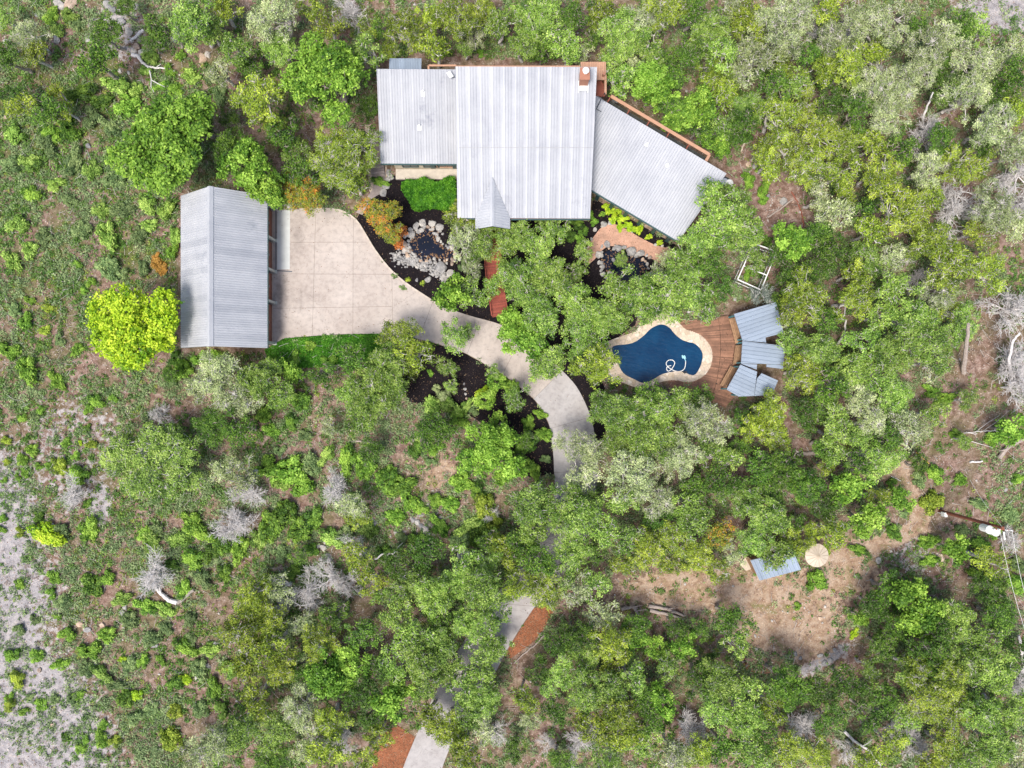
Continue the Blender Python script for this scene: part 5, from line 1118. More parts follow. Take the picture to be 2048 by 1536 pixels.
STX = """38 1063 10 V;40 1170 10 L;42 838 9 L;12 880 10 V;65 900 12 L;42 920 11 L;12 925 8 V;78 933 8 L;48 945 9 L;35 955 7 L;8 960 7 L;120 935 16 V;150 950 18 L;5 1038 9 L;75 1035 11 D;90 1075 26 Y;120 1060 15 G;180 1060 20 L;175 1008 9 D;70 830 9 G;190 805 14 L;175 820 10 L;225 797 9 L;80 820 9 L;150 910 9 L;130 885 9 L;182 890 9 V;160 885 5 Y;172 858 8 D;105 1155 13 L;100 1187 11 L;25 1310 15 L;70 1313 13 L;115 1235 8 L;30 1360 15 V;130 1270 16 L;180 1300 20 L;120 1330 14 L;80 1410 12 L;45 1425 9 L;18 1395 10 L;15 1410 12 V;205 1450 9 L;200 1480 14 L;170 1478 9 L;160 1498 10 L;130 1475 9 D;230 1480 12 V;340 1480 22 V;435 1500 22 L;320 1320 10 L;290 1210 18 L;180 1170 22 D;215 1155 15 L;95 930 6 L;155 1390 10 L;145 1395 12 G;215 1270 16 L;285 1320 12 L;245 1320 9 Y;370 1360 10 Y;275 1390 12 Y;350 1425 14 V;60 1395 8 G;110 1400 9 G;35 1260 12 G;70 1240 10 G;120 1200 12 G;0 1060 9 L
25 620 14 G;50 640 16 L;95 615 10 V;180 565 10 L;165 580 8 L;275 470 16 G;215 470 22 O;215 535 22 G;285 535 14 G;345 500 14 L;350 470 16 O;245 550 12 G;315 528 14 C;325 540 9 C;312 515 8 C;155 530 9 L;85 470 16 G;160 460 18 G;30 450 20 O;60 500 16 O;20 520 18 O;110 760 16 L;55 740 22 L;20 700 20 L;155 700 12 L;120 680 12 G;90 660 10 V;60 600 10 L;300 450 14 O;330 420 18 O;290 410 18 O;240 420 18 G;350 720 14 D;365 740 18 L;340 760 14 G;330 690 10 G;400 715 16 L
1632 1163 22 L;1595 1212 8 L;1710 1267 9 Y;1858 1082 16 L;1868 1005 22 V;1795 1060 9 G;1808 1030 8 G;1718 1098 14 D;1790 1065 14 D;1785 970 12 L;1860 1120 14 L;1925 1060 14 G;1990 1060 14 L;1960 1095 20 L;1840 1180 12 L;1650 1105 12 V;1915 870 12 L;2010 860 14 L;1860 780 14 L;1890 800 16 L;1985 880 16 L;1920 960 12 L;1870 950 16 L;1960 1010 14 G;2020 1030 16 G;2040 960 12 L;1840 960 14 G;1950 1150 14 L;2030 1170 18 L;2040 1130 16 G
1468 270 16 L;1440 262 14 L;1445 285 12 L;1520 340 8 L;1500 362 14 L;1528 375 13 L;1525 396 11 L;1512 522 13 O;1498 548 13 L;1524 548 11 D;1534 520 11 G;1530 300 8 L;1540 290 16 O;1490 270 16 D;1532 480 12 D;1395 200 18 L;1040 20 12 L;960 105 8 L;1490 350 8 L
1082 828 11 L;1060 847 13 L;1088 870 14 L;1058 868 8 G;1052 890 18 D;1022 775 16 L;1000 760 14 L;965 785 14 Y;950 820 12 G;890 790 14 S;875 780 10 S;905 740 8 L;860 745 7 L;858 690 7 L;1060 930 12 D;1090 918 10 G;935 812 12 O;900 815 20 O;862 810 16 O;920 840 18 L;1072 945 12 L
1220 420 9 Y;1232 428 10 Y;1245 438 9 Y;1240 452 8 Y;1255 450 9 Y;1265 458 8 Y;1278 460 8 Y;1225 440 7 Y;1213 412 7 Y;1280 448 6 Y;1298 474 6 Y;1320 485 6 Y;1180 432 10 L;1188 445 8 L;1168 462 10 D;1205 428 6 L;1160 478 10 L;1155 445 12 D;1140 470 12 D;760 365 12 L;812 376 8 D;925 530 10 G;805 575 6 G;815 560 5 V;845 565 5 V;790 550 6 G
620 690 10 L;660 720 14 L;590 720 14 L;430 720 18 L;700 700 12 L;560 790 20 O;600 800 18 D;540 860 14 L;525 830 14 L;580 845 14 D;610 870 12 G;560 900 12 G;530 930 22 L;575 940 28 L;600 970 26 L;560 960 20 O;620 930 20 G;690 920 22 L;730 930 22 L;650 910 16 O;770 960 22 D;800 975 24 D;830 900 16 D;840 880 14 O;870 900 14 L;860 925 10 G;820 1000 22 L;790 1035 16 L;780 1040 10 D;870 1000 16 L;920 965 20 L;950 980 16 D;900 1010 16 L;880 1050 18 L;840 1080 18 D;970 1010 24 V;985 1040 20 V;940 1050 22 O;960 1070 24 D;920 1085 20 G;540 1050 26 D;570 1030 24 D;600 1060 22 D;630 1040 20 D;660 1080 20 O;690 1070 18 G;740 1060 18 O;620 1100 14 D;560 1110 16 G;520 1080 18 O;840 1020 14 L;800 1080 16 G;770 1110 18 D;590 1140 16 D;480 1100 20 L;440 1090 18 D;400 1070 20 L;380 1050 22 L;360 1080 20 O;340 1130 14 D;380 1120 20 L;310 1060 14 G;290 1070 16 L;300 1080 18 O;420 1110 18 D;400 1160 18 G;370 1180 16 L;450 1150 16 D;370 1300 18 L;350 1370 16 D;400 1340 18 G;430 1380 18 D;460 1340 18 O;440 1420 16 O;400 1420 16 G;300 1280 16 G;330 1260 14 G;260 1240 16 G;240 1200 16 O;290 1180 14 G;330 1220 16 O;380 1240 14 G;420 1300 16 O;380 1280 12 G;270 1440 16 G;250 1400 16 D;300 1420 14 G;230 1370 14 G;200 1350 16 O;170 1340 16 G;260 1330 14 G
110 60 14 O;140 30 16 O;100 30 14 L;150 50 12 G;90 290 20 G;60 320 18 O;160 180 22 D;180 230 20 G;140 260 22 D;230 170 20 O;250 210 22 L;270 180 14 O;220 250 18 G;100 270 18 L;200 200 16 D;30 270 20 O;20 330 18 G;150 320 20 G;180 340 18 O;110 370 16 O;230 360 18 G;60 390 16 L;140 400 14 G;200 420 16 O;300 115 14 O;340 140 12 L;380 150 16 O;420 150 16 G;360 110 10 L;440 190 16 G;350 180 14 L;320 170 12 L;290 140 12 O;400 190 14 G"""
for q in STX.replace('\n', ';').split(';'):
    a = q.split()
    if len(a) == 4: shrub(int(a[0]), int(a[1]), int(a[2]) * 1.15, SK[a[3]])
ex_ = {"ochre orange dry shrub": 1}
assign(SHRUBS, 'shrub', 'separate shrubs on the scrub slope')

# ------------------------------------------------------------------ clipped bush block, lawn strip
def vnoise(x, y, sc, seed):
    rg = np.random.default_rng(seed); g = rg.random((256, 256)); u = x / sc; v = y / sc
    i = np.floor(u).astype(int); j = np.floor(v).astype(int); fu = u - i; fv = v - j; fu = fu * fu * (3 - 2 * fu); fv = fv * fv * (3 - 2 * fv)
    i %= 256; j %= 256; i2 = (i + 1) % 256; j2 = (j + 1) % 256
    return (g[i, j] * (1 - fu) + g[i2, j] * fu) * (1 - fv) + (g[i, j2] * (1 - fu) + g[i2, j2] * fu) * fv
def fbm(x, y, sc, seed): return .55 * vnoise(x, y, sc, seed) + .3 * vnoise(x, y, sc / 2.3, seed + 1) + .15 * vnoise(x, y, sc / 5, seed + 2)
def sample_poly(poly, n, rg):
    xs = [p[0] for p in poly]; ys = [p[1] for p in poly]; x = rg.uniform(min(xs), max(xs), n * 4); y = rg.uniform(min(ys), max(ys), n * 4)
    k = inpoly(x, y, poly); return x[k][:n], y[k][:n]
HEDGE = smooth_poly([(808,374),(818,366),(835,367),(848,361),(862,367),(880,371),(893,362),(909,363),(910,400),(905,416),(890,419),(868,416),(850,418),(831,421),(822,402),(812,390)], 3)
rg = np.random.default_rng(31)
x, y = sample_poly(HEDGE, 2600, rg); hgt = .75 + .45 * fbm(x, y, 14, 5) 
c = np.stack([(x - 1024) * S, (768 - y) * S, hgt], 1); c = (c[:, None] + rg.normal(size=(len(c), 7, 3)) * .08).reshape(-1, 3)
edge = []
for i in range(len(HEDGE)):
    a, b = HEDGE[i], HEDGE[(i + 1) % len(HEDGE)]; L = math.hypot(b[0] - a[0], b[1] - a[1]); k = int(L * 26)
    t_ = rg.random(k); edge.append(np.stack([(a[0] + (b[0] - a[0]) * t_ - 1024) * S, (768 - a[1] - (b[1] - a[1]) * t_) * S, rg.uniform(.05, .95, k)], 1) + rg.normal(size=(k, 3)) * [.07, .07, 0])
c = np.concatenate([c] + edge)
tone = np.clip(.5 + (fbm(c[:, 0] * 20, c[:, 1] * 20, 9, 8) - .5) * 1.2 + rg.normal(0, .15, len(c)), 0, 1)
c0 = W(860, 390); me = raw_mesh('bush_block', leaves(c - np.array([c0.x, c0.y, 0]), unit(rg.normal(size=c.shape) * .6 + [0, 0, 1]), .085 * rg.uniform(.6, 1.3, len(c)), .6, rg), quads(len(c)), tone)
o = link('clipped_bush', me, leaf_mat('leaf_hedge', (0.03, 0.13, 0.008), (0.09, 0.28, 0.015), (0.20, 0.46, 0.03)), None, (c0.x, c0.y, 0)); tag(o, 'dense clipped bright green bush block on black mulch by the left wing', 'bush')
x, y = sample_poly(LAWN, 26000, rg)
c = np.stack([(x - 1024) * S, (768 - y) * S, rg.uniform(.03, .16, len(x)) + .12 * fbm(x, y, 12, 3)], 1)
me = raw_mesh('lawn', leaves(c, unit(rg.normal(size=c.shape) * .7 + [0, 0, .8]), .09 * rg.uniform(.5, 1.3, len(c)), .4, rg), quads(len(c)), np.clip(.45 + (fbm(x, y, 16, 4) - .5) * .9 + rg.normal(0, .2, len(x)), 0, 1))
tag(link('lawn', me, LEAF['grass']), 'rich green grass strip along the lower side of the parking pad', 'grass', kind='stuff')

# ------------------------------------------------------------------ undergrowth, dry brush, litter (uncountable)
PONDW1 = smooth_poly([(823,478),(838,465),(856,458),(868,468),(878,485),(895,495),(907,508),(894,520),(868,515),(848,523),(832,512),(820,495)], 3)
PONDW2 = smooth_poly([(1208,507),(1228,499),(1250,507),(1270,516),(1290,522),(1294,545),(1288,570),(1300,590),(1280,600),(1262,580),(1240,562),(1220,547),(1205,527)], 3)
BARE = [(1450,300),(1500,290),(1545,330),(1580,370),(1605,430),(1600,470),(1560,520),(1530,490),(1500,430),(1470,380),(1450,370)]
WALK = [(745,380),(752,330),(735,262),(755,255),(768,330),(772,350),(765,385),(740,400),(725,430),(705,425)]
DIRT = [(1500,1110),(1720,1130),(1860,1010),(1830,960),(1810,980),(1830,1020),(1760,1080),(1680,1110),(1640,1080),(1480,1150),(1230,1150),(1230,1190),(1430,1210),(1500,1290),(1640,1280),(1700,1200),(1700,1150),(1500,1180)]
def blocked(x, y, extra=()):
    b = np.zeros(len(x), bool)
    for p in HARD + [BED1, BED2, GRAV, OM1, OM2, WALK] + list(extra): b |= inpoly(x, y, p)
    return b
def density(x, y):
    ash, tan, green = zones(x, y)
    left = np.maximum(ell(x, y, 120, 480, 330, 420, .35), ell(x, y, 330, 1250, 300, 420, .35))
    d = .66 + .34 * left; d *= (1 - .66 * np.clip(ash, 0, 1)); d *= (1 - .90 * np.clip(tan * 1.3, 0, 1)); d *= (1 - .85 * ell(x, y, 1530, 400, 85, 120, .25))
    d *= (1 - .4 * ell(x, y, 1950, 920, 140, 170)); return np.clip(d, 0, 1)
def scatter(n, seed, extra=(), margin=70):
    rg = np.random.default_rng(seed); x = rg.uniform(-margin, 2048 + margin, n); y = rg.uniform(-margin, 1536 + margin, n)
    k = ~blocked(x, y, extra); return x[k], y[k], rg
def undergrowth(name, n, seed, mat, label, cat, patch, thr, rmin, rmax, per, leaf, zsc, up=.6, gain=1.0, asp=.55, flat=1.0):
    x, y, rg = scatter(n, seed); d = density(x, y) * gain
    f = np.clip((fbm(x, y, patch, seed) - thr) * 5 + .5, 0, 1); f2 = .12 + .88 * np.clip((fbm(x, y, patch * .3, seed + 5) - .46) * 7 + .5, 0, 1)
    k = rg.random(len(x)) < d * f * f2; x = x[k]; y = y[k]; m_ = len(x)
    r = rmin + (rmax - rmin) * rg.random(m_) ** 1.5
    X = (x - 1024) * S; Y = (768 - y) * S; ct = rg.normal(0, .17, m_)
    q_ = np.maximum(4, (per * (r / rmax) ** 1.6)).astype(int); idx = np.repeat(np.arange(m_), q_); N_ = len(idx)
    dv = unit(rg.normal(size=(N_, 3)) + [0, 0, .5]); dv[:, 2] = np.abs(dv[:, 2]); rr = rg.uniform(.25, 1.0, N_) ** .6
    c = np.stack([X[idx], Y[idx], np.zeros(N_)], 1) + dv * (r[idx] * rr)[:, None] * [1, 1, zsc]; c[:, 2] += .03
    v = leaves(c, unit(dv * .5 + [0, 0, up] + rg.normal(size=c.shape) * .55), leaf * rg.uniform(.55, 1.4, N_), asp, rg)
    me = raw_mesh(name, v, quads(N_), np.clip(.5 + ct[idx] + rg.normal(0, .16, N_), 0, 1))
    tag(link(name, me, mat), label, cat, kind='stuff'); return N_
LEAF['low1'] = leaf_mat('leaf_low_greygreen', (0.07, 0.115, 0.045), (0.19, 0.27, 0.11), (0.38, 0.46, 0.21))
LEAF['low2'] = leaf_mat('leaf_low_green', (0.03, 0.085, 0.012), (0.10, 0.20, 0.03), (0.25, 0.40, 0.08))
LEAF['low3'] = leaf_mat('leaf_low_yellow', (0.10, 0.14, 0.02), (0.26, 0.34, 0.05), (0.44, 0.52, 0.11))
LEAF['dry'] = leaf_mat('dry_brush', (0.15, 0.10, 0.08), (0.32, 0.24, 0.20), (0.52, 0.45, 0.39), trans=.15)
n1 = undergrowth('undergrowth', 110000, 101, LEAF['low1'], 'low grey green scrub covering the slope between the trees', 'undergrowth', 120, .40, .12, .55, 46, .085, .7)
n2 = undergrowth('undergrowth', 62000, 202, LEAF['low2'], 'low deep green plants covering the ground under the trees', 'undergrowth', 150, .45, .12, .50, 46, .085, .7)
n3 = undergrowth('undergrowth', 34000, 303, LEAF['low3'], 'low yellow green weeds scattered over the ground', 'undergrowth', 100, .49, .10, .34, 30, .075, .6)
n4 = undergrowth('dry_brush', 36000, 404, LEAF['dry'], 'dry pinkish brown grass and brush between the plants', 'dry brush', 90, .44, .12, .45, 26, .11, .35, up=.9, asp=.16)
# thin fallen twigs
x, y, rg = scatter(15000, 505); k = rg.random(len(x)) < (.35 + .4 * (fbm(x, y, 130, 55) > .52)); x = x[k]; y = y[k]
X = (x - 1024) * S; Y = (768 - y) * S; th = rg.uniform(0, 6.28, len(x)); L = rg.uniform(.2, 1.1, len(x)) ** 1.4; z0 = rg.uniform(.02, .25, len(x)); 
segs = list(zip(np.stack([X, Y, z0], 1), np.stack([X + np.cos(th) * L, Y + np.sin(th) * L, z0 + rg.uniform(-.02, .25, len(x))], 1), rg.uniform(.010, .028, len(x)), rg.uniform(.006, .014, len(x))))
tag(link('fallen_twigs', tubes_np('fallen_twigs', segs, 3), TWIG), 'thin pale fallen twigs scattered through the scrub', 'twigs', kind='stuff')
# leaf litter
x, y, rg = scatter(90000, 606); k = rg.random(len(x)) < .55; x = x[k]; y = y[k]; c = np.stack([(x - 1024) * S, (768 - y) * S, rg.uniform(.01, .05, len(x))], 1)
me = raw_mesh('leaf_litter', leaves(c, unit(rg.normal(size=c.shape) * .3 + [0, 0, 1]), .055 * rg.uniform(.5, 1.6, len(c)), .6, rg), quads(len(c)), rg.random(len(c)))
tag(link('leaf_litter', me, leaf_mat('litter_leaf', (0.12, 0.065, 0.045), (0.30, 0.19, 0.14), (0.55, 0.43, 0.35), trans=.05)), 'brown and pinkish leaf litter on the ground', 'leaf litter', kind='stuff')
x, y, rg = [np.concatenate(q_) if i < 2 else q_[0] for i, q_ in enumerate(zip(*[(*sample_poly(p_, n_, rg), rg) for p_, n_ in ((BED1, 1500), (BED2, 900), (DRIVE, 500), (GRAV, 120), (OM1, 700), (OM2, 700))]))]
c = np.stack([(x - 1024) * S, (768 - y) * S, np.where(inpoly(x, y, DRIVE), .095, .05) + rg.uniform(0, .02, len(x))], 1)
me = raw_mesh('fallen_leaves', leaves(c, unit(rg.normal(size=c.shape) * .3 + [0, 0, 1]), .045 * rg.uniform(.5, 1.5, len(c)), .6, rg), quads(len(c)), rg.random(len(c)))
tag(link('fallen_leaves', me, leaf_mat('fallen_leaf', (0.10, 0.05, 0.03), (0.24, 0.14, 0.08), (0.45, 0.32, 0.20), trans=.05)), 'scattered fallen leaves on the black mulch and driveway', 'fallen leaves', kind='stuff')
# loose stones
def ico():
    bm = bmesh.new(); bmesh.ops.create_icosphere(bm, subdivisions=1, radius=1); v = np.array([q.co[:] for q in bm.verts]); f = np.array([[q.index for q in p.verts] for p in bm.faces]); bm.free(); return v, f
iv, if_ = ico()
x, y, rg = scatter(60000, 707); ash, tan, green = zones(x, y)
pr = .05 + .10 * ash + .10 * tan + .9 * ell(x, y, 1540, 410, 75, 110, .3) + .6 * ell(x, y, 2020, 970, 45, 40) + .5 * ell(x, y, 1860, 1120, 70, 50) + .7 * ell(x, y, 230, 60, 110, 80, .6) + .6 * ell(x, y, 850, 1050, 70, 40) + .5 * ell(x, y, 640, 1080, 90, 30) + .6 * ell(x, y, 1650, 1320, 90, 22, .5, -20) + .45 * ell(x, y, 420, 1320, 130, 90) + .4 * ell(x, y, 180, 1280, 90, 60) + .4 * ell(x, y, 340, 560, 60, 40) + .5 * ell(x, y, 1640, 1000, 40, 30)+ .3 * ell(x, y, 1000,1060,60,40) + .45 * ell(x, y, 1620, 1230, 70, 60) + .3 * ell(x, y, 1440, 1190, 150, 30)
k = rg.random(len(x)) < pr * .5 * np.clip((fbm(x, y, 40, 77) - .45) * 6 + .5, .08, 1); x = x[k]; y = y[k]; m_ = len(x)
sc = (.035 + .11 * rg.random(m_) ** 3)[:, None] * rg.uniform(.7, 1.5, (m_, 3)) * [1, 1, .55]; pts = iv[None] * (1 + rg.normal(0, .13, (m_, len(iv), 1))) * sc[:, None]
pts += np.stack([(x - 1024) * S, (768 - y) * S, sc[:, 2] * .35], 1)[:, None]
F = (if_[None] + (np.arange(m_) * len(iv))[:, None, None]).reshape(-1, 3)
tag(link('loose_stones', raw_mesh('loose_stones', pts.reshape(-1, 3), F), simple('loose_stone', (0.66, 0.61, 0.56), .9, 0, .5, 1.2)), 'small pale limestone rubble strewn over the ground', 'stones', kind='stuff')
print('stones', m_, 'ug', n1, n2, n3, n4)

# ------------------------------------------------------------------ ponds and rocks
for nm, pw_, lab in (('pond', PONDW1, 'dark garden pond ringed by grey rocks left of the entry gable'), ('pond', PONDW2, 'dark garden pond with boulders below the pink gravel path')):
    m = MB(); pp_ = P2(pw_); m.add([(p.x, p.y, .06) for p in pp_], [tuple(range(len(pp_)))]); cc = sum(pp_, Vector()) / len(pp_); o = m.build(nm, M_POND, origin=cc); tag(o, kind='structure')
ROCKM = []
for s_ in range(7):
    rg = np.random.default_rng(40 + s_); bm = bmesh.new(); bmesh.ops.create_icosphere(bm, subdivisions=3, radius=1)
    pl_ = [(unit(rg.normal(size=3)), rg.uniform(.55, .9)) for _ in range(9)]
    for v in bm.verts:
        p = np.array(v.co[:])
        for n_, d_ in pl_:
            t_ = p @ n_ - d_
            if t_ > 0: p = p - n_ * t_ * .95
        p = p * (1 + .05 * math.sin(p[0] * 7 + s_) * math.cos(p[1] * 6)); v.co = Vector(p)
    me = bpy.data.meshes.new('rock'); bm.to_mesh(me); bm.free(); me.materials.append(M_ROCK); ROCKM.append(me)
def rock(px, py, r, label, group, tan=False, flat=.55, z=0):
    o = bpy.data.objects.new('rock', random.choice(ROCKM)); col.objects.link(o); p = W(px, py, z); a = r * S
    if tan: o.material_slots[0].link = 'OBJECT'; o.material_slots[0].material = M_ROCK2
    o.location = (p.x, p.y, z + a * flat * .45); o.scale = (a * random.uniform(.85, 1.3), a * random.uniform(.75, 1.1), a * flat); o.rotation_euler.z = random.uniform(0, 6.28)
    tag(o, label, 'rock', group); return o
def pebbles(name, lst, mat, label):
    L_ = np.array(lst, float); m_ = len(L_); r_ = (L_[:, 2] * S)[:, None] * rng.uniform(.7, 1.3, (m_, 3)) * [1, 1, .6]
    q_ = iv[None] * (1 + rng.normal(0, .12, (m_, len(iv), 1))) * r_[:, None] + np.stack([(L_[:, 0] - 1024) * S, (768 - L_[:, 1]) * S, r_[:, 2] * .4 + .03], 1)[:, None]
    tag(link(name, raw_mesh(name, q_.reshape(-1, 3), (if_[None] + (np.arange(m_) * len(iv))[:, None, None]).reshape(-1, 3)), mat), label, 'stones', kind='stuff')
def rock_ring(poly, lo, hi, r0, r1, n, lab, grp, skip=lambda x, y: False, tanp=.2):
    cx = sum(p[0] for p in poly) / len(poly); cy = sum(p[1] for p in poly) / len(poly)
    for i in range(n):
        p = poly[int(len(poly) * ((i + random.random()) / n)) % len(poly)]; d = Vector((p[0] - cx, p[1] - cy, 0)).normalized(); e = random.uniform(lo, hi)
        x, y = p[0] + d.x * e, p[1] + d.y * e
        if skip(x, y): continue
        rock(x, y, random.uniform(r0, r1), lab, grp, random.random() < tanp)
for nm, pw_, sd_ in (('left', PONDW1, 1), ('right', PONDW2, 2)):
    PB = []
    for i in range(220):
        a = random.choice(pw_); cx = sum(p[0] for p in pw_) / len(pw_); cy = sum(p[1] for p in pw_) / len(pw_); t_ = random.uniform(.62, 1.0)
        PB.append((cx + (a[0] - cx) * t_ + random.gauss(0, 1), cy + (a[1] - cy) * t_ + random.gauss(0, 1), random.uniform(.8, 2.2)))
    pebbles('pond_pebbles', PB, simple('brown_pebble', (0.30, 0.17, 0.09), .6, 0, .7, 2.5), 'brown pebbles and leaves in the shallow rim of the ' + nm + ' pond')
PB = []
G1 = 'rocks ringing the left pond'; G2 = 'rocks ringing the right pond'
rock_ring(PONDW1, 0, 6, 2.8, 5.5, 36, 'grey limestone rock edging the left pond', G1)
rock_ring(PONDW1, 7, 17, 2.6, 5.6, 34, 'grey limestone rock edging the left pond', G1)
for i in range(420):
    t_ = random.random(); x = 786 + t_ * 100 + random.gauss(0, 4); y = 514 + t_ * 34 + random.gauss(0, 7) - 6 * math.sin(t_ * 3.1)
    PB.append((x, y, random.uniform(1.0, 3.6)))
pebbles('cobble_bank', PB, M_ROCK, 'pale grey cobbles of the stony bank curving below the left pond')
for x, y, r, lab in ((833,452,9,'long grey boulder at the top left of the left pond'),(822,470,10,'tall upright grey boulder left of the left pond'),(845,446,8,'squarish grey boulder above the left pond'),(866,448,9,'pale boulder above the left pond, right of the squarish one'),(880,455,9,'grey boulder at the top right of the left pond'),
    (812,500,9,'long pale boulder between the orange tree and the left pond'),(883,536,13,'large flat pale slab below the left pond'),(900,548,12,'broad grey slab right of the large flat slab'),(889,556,10,'grey slab at the foot of the stony bank'),(856,559,7,'lone white rock on black mulch below the left pond'),(834,560,4,'small white rock beside the driveway curve'),(848,566,3.5,'tiny white rock on the black mulch')):
    rock(x, y, r, lab, 'boulders around the left pond', flat=.5)
rock_ring(PONDW2, -1, 6, 2.8, 5.5, 30, 'grey rock edging the right pond', G2, tanp=.3)
rock_ring(PONDW2, 7, 15, 2.6, 5.6, 24, 'grey rock edging the right pond', G2, tanp=.3)
for x, y, r, lab in ((1214,490,8,'blue grey boulder beside the gravel path above the right pond'),(1236,496,10,'large flat pale slab above the right pond'),(1262,502,11,'long cream slab on the upper edge of the right pond'),(1280,508,10,'wide cream slab right of the long slab by the right pond'),(1198,510,7,'dark rounded boulder left of the right pond'),(1226,520,5,'pale rock standing in the right pond water'),(1208,448,6,'grey rock at the upper bend of the gravel path'),(1220,446,6,'pale rock at the upper bend of the gravel path'),(1190,459,5,'pinkish rock on the left edge of the gravel path')):
    rock(x, y, r, lab, 'boulders around the right pond')
for i in range(len(GRAV)):
    a = GRAV[i]
    if random.random() < .38: rock(a[0] + random.gauss(0, 1.5), a[1] + random.gauss(0, 1.5), random.uniform(2, 4), 'small stone edging the pink gravel path', 'stones edging the gravel path', random.random() < .5)
RT = """120 10 11;143 11 13;215 10 9;224 19 9;272 13 8;92 40 5;75 30 5;120 60 8;115 80 9;245 45 9;258 64 8;235 48 6;180 80 8;275 95 9;286 106 8;268 104 6;350 80 7;380 100 6;405 118 8;416 110 7;240 142 5;258 146 4;48 190 6;12 235 5;15 85 8;178 292 6;328 95 5;300 100 5
1507 312 6;1497 330 6;1510 333 5;1548 341 5;1558 398 6;1566 403 7;1550 455 6;1536 392 4;560 410 7;570 404 8;580 412 7;552 402 6;590 408 5
647 1096 7;656 1116 9;637 1092 4;645 1119 6;750 1046 7;743 1040 6;846 1003 5;842 1012 6;843 1021 6;842 1030 5;856 1010 4;826 1040 5;835 1045 6;843 1053 6;851 1060 7;859 1066 5;800 1076 8;794 1067 6;661 1078 4;555 1050 5;667 1072 4;650 1084 4
310 1290 7;485 1300 7;425 1305 6;415 1332 7;404 1342 6;396 1355 6;492 1306 8;500 1312 7;160 1246 8;175 1259 7;206 1250 6;216 1263 6;245 1225 6;251 1214 6;190 1330 7;430 1290 6;80 1340 5;100 1463 6;105 1450 5
1755 1121 8;1881 1115 7;1640 1310 5;1660 1319 5;1600 1316 4;1575 1312 4;1590 1308 4;1668 1300 5;1680 1292 4;1648 1326 5;1640 1236 4;2020 965 5;2030 975 5;2010 980 4;2036 960 4;1640 1005 6;1650 1012 5;1632 1012 5;1510 1272 3;1512 1298 4
776 360 6;771 372 7;780 351 6;767 385 7;777 344 5;784 357 4;928 768 2.5;930 778 3;931 788 3;933 797 3;934 806 3;934 815 2.5;1480 595 4;1490 594 4;1470 598 4;1500 592 4"""
RL = []
for q in RT.replace('\n', ';').split(';'):
    x, y, r = map(float, q.split()); o = rock(x, y, r * 1.1, None, None, tan=random.random() < .2, flat=.45)
    RL.append([x, y, o, 'large pale limestone rock' if r > 6.5 else ('small pale limestone rock' if r < 4.6 else 'pale limestone rock'), 40, None])
assign(RL, 'rock', 'limestone rocks scattered over the slope')

# ------------------------------------------------------------------ logs, branches, odd things
def log(name, pts, rad, label, cat='log', mat=M_LOG, z=.12, sub=()):
    P_ = [W(a[0], a[1], a[2] if len(a) > 2 else z) for a in pts]; o0 = P_[0]
    m = MB(); n_ = 5; pl = []
    for i in range(len(P_) - 1):
        for k in range(n_): q_ = P_[i].lerp(P_[i + 1], k / n_); pl.append(q_ + Vector((random.gauss(0, .03), random.gauss(0, .03), 0)))
    pl.append(P_[-1]); rr = [rad[0] + (rad[1] - rad[0]) * i / (len(pl) - 1) for i in range(len(pl))]
    m.tube(pl, rr, 8)
    for (a, b, r_) in sub:
        A_ = W(a[0], a[1], z); B_ = W(b[0], b[1], z + .3); mid = A_.lerp(B_, .5) + Vector((random.gauss(0, .1), random.gauss(0, .1), .1)); m.tube([A_, mid, B_], [r_, r_ * .7, r_ * .35], 6)
    return tag(m.build(name, mat, origin=(o0.x, o0.y, 0)), label, cat)
log('tree_trunk', [(1926,745,0),(1932,700,3.0),(1937,648,6.0)], (.24,.14), 'tall leaning bare brown trunk at the right side', 'tree trunk')
log('fallen_log', [(1592,908),(1625,906),(1650,912),(1678,916)], (.22,.14), 'pale thick fallen trunk beside the bare whitish dead tree', sub=[((1660,914),(1690,900),.08)])
log('log', [(1576,915),(1598,919)], (.14,.12), 'short reddish log left of the pale fallen trunk')
log('fallen_branch', [(264,109),(276,113),(285,125),(297,134),(312,136),(338,137)], (.20,.07), 'forked fallen grey branch on the upper left slope', 'branch', DEADW, .2, [((296,134),(303,160),.11),((303,160),(308,185),.06),((303,160),(330,174),.06),((312,136),(322,128),.05),((338,137),(350,142),.04)])
log('fallen_branch', [(262,82),(275,70),(287,60)], (.12,.16), 'short grey branch lying above the forked fallen branch', 'branch', DEADW)
log('fallen_branch', [(343,60,.6),(358,52,.9),(365,40,1.1)], (.12,.06), 'white branching snag below the top edge oak', 'branch', DEADW, .5, [((350,60),(375,68),.08),((360,66),(400,72),.06),((365,66),(398,78),.05),((350,58),(380,80),.05)])
log('fallen_log', [(355,1205),(338,1200),(322,1188),(308,1172),(292,1165)], (.26,.10), 'pale dead trunk on the lower left slope', 'log', DEADW, .25, [((322,1188),(318,1168),.08),((308,1172),(290,1155),.06),((300,1168),(275,1170),.05)])
log('log', [(355,1205),(388,1180)], (.2,.16), 'dark broken stump end of the dead trunk on the slope', 'log', BARK, .25)
log('log', [(702,882),(735,884),(762,888)], (.10,.07), 'straight grey log lying in the scrub between the oaks')
log('fallen_branch', [(750,1118,1.0),(765,1108,1.2),(785,1108,1.3),(802,1098,1.4)], (.09,.05), 'white curved forked branch under the central trees', 'branch', DEADW, 1.2, [((775,1108),(780,1128),.05),((785,1108),(808,1112),.05),((780,1128),(800,1120),.04),((790,1104),(806,1085),.04)])
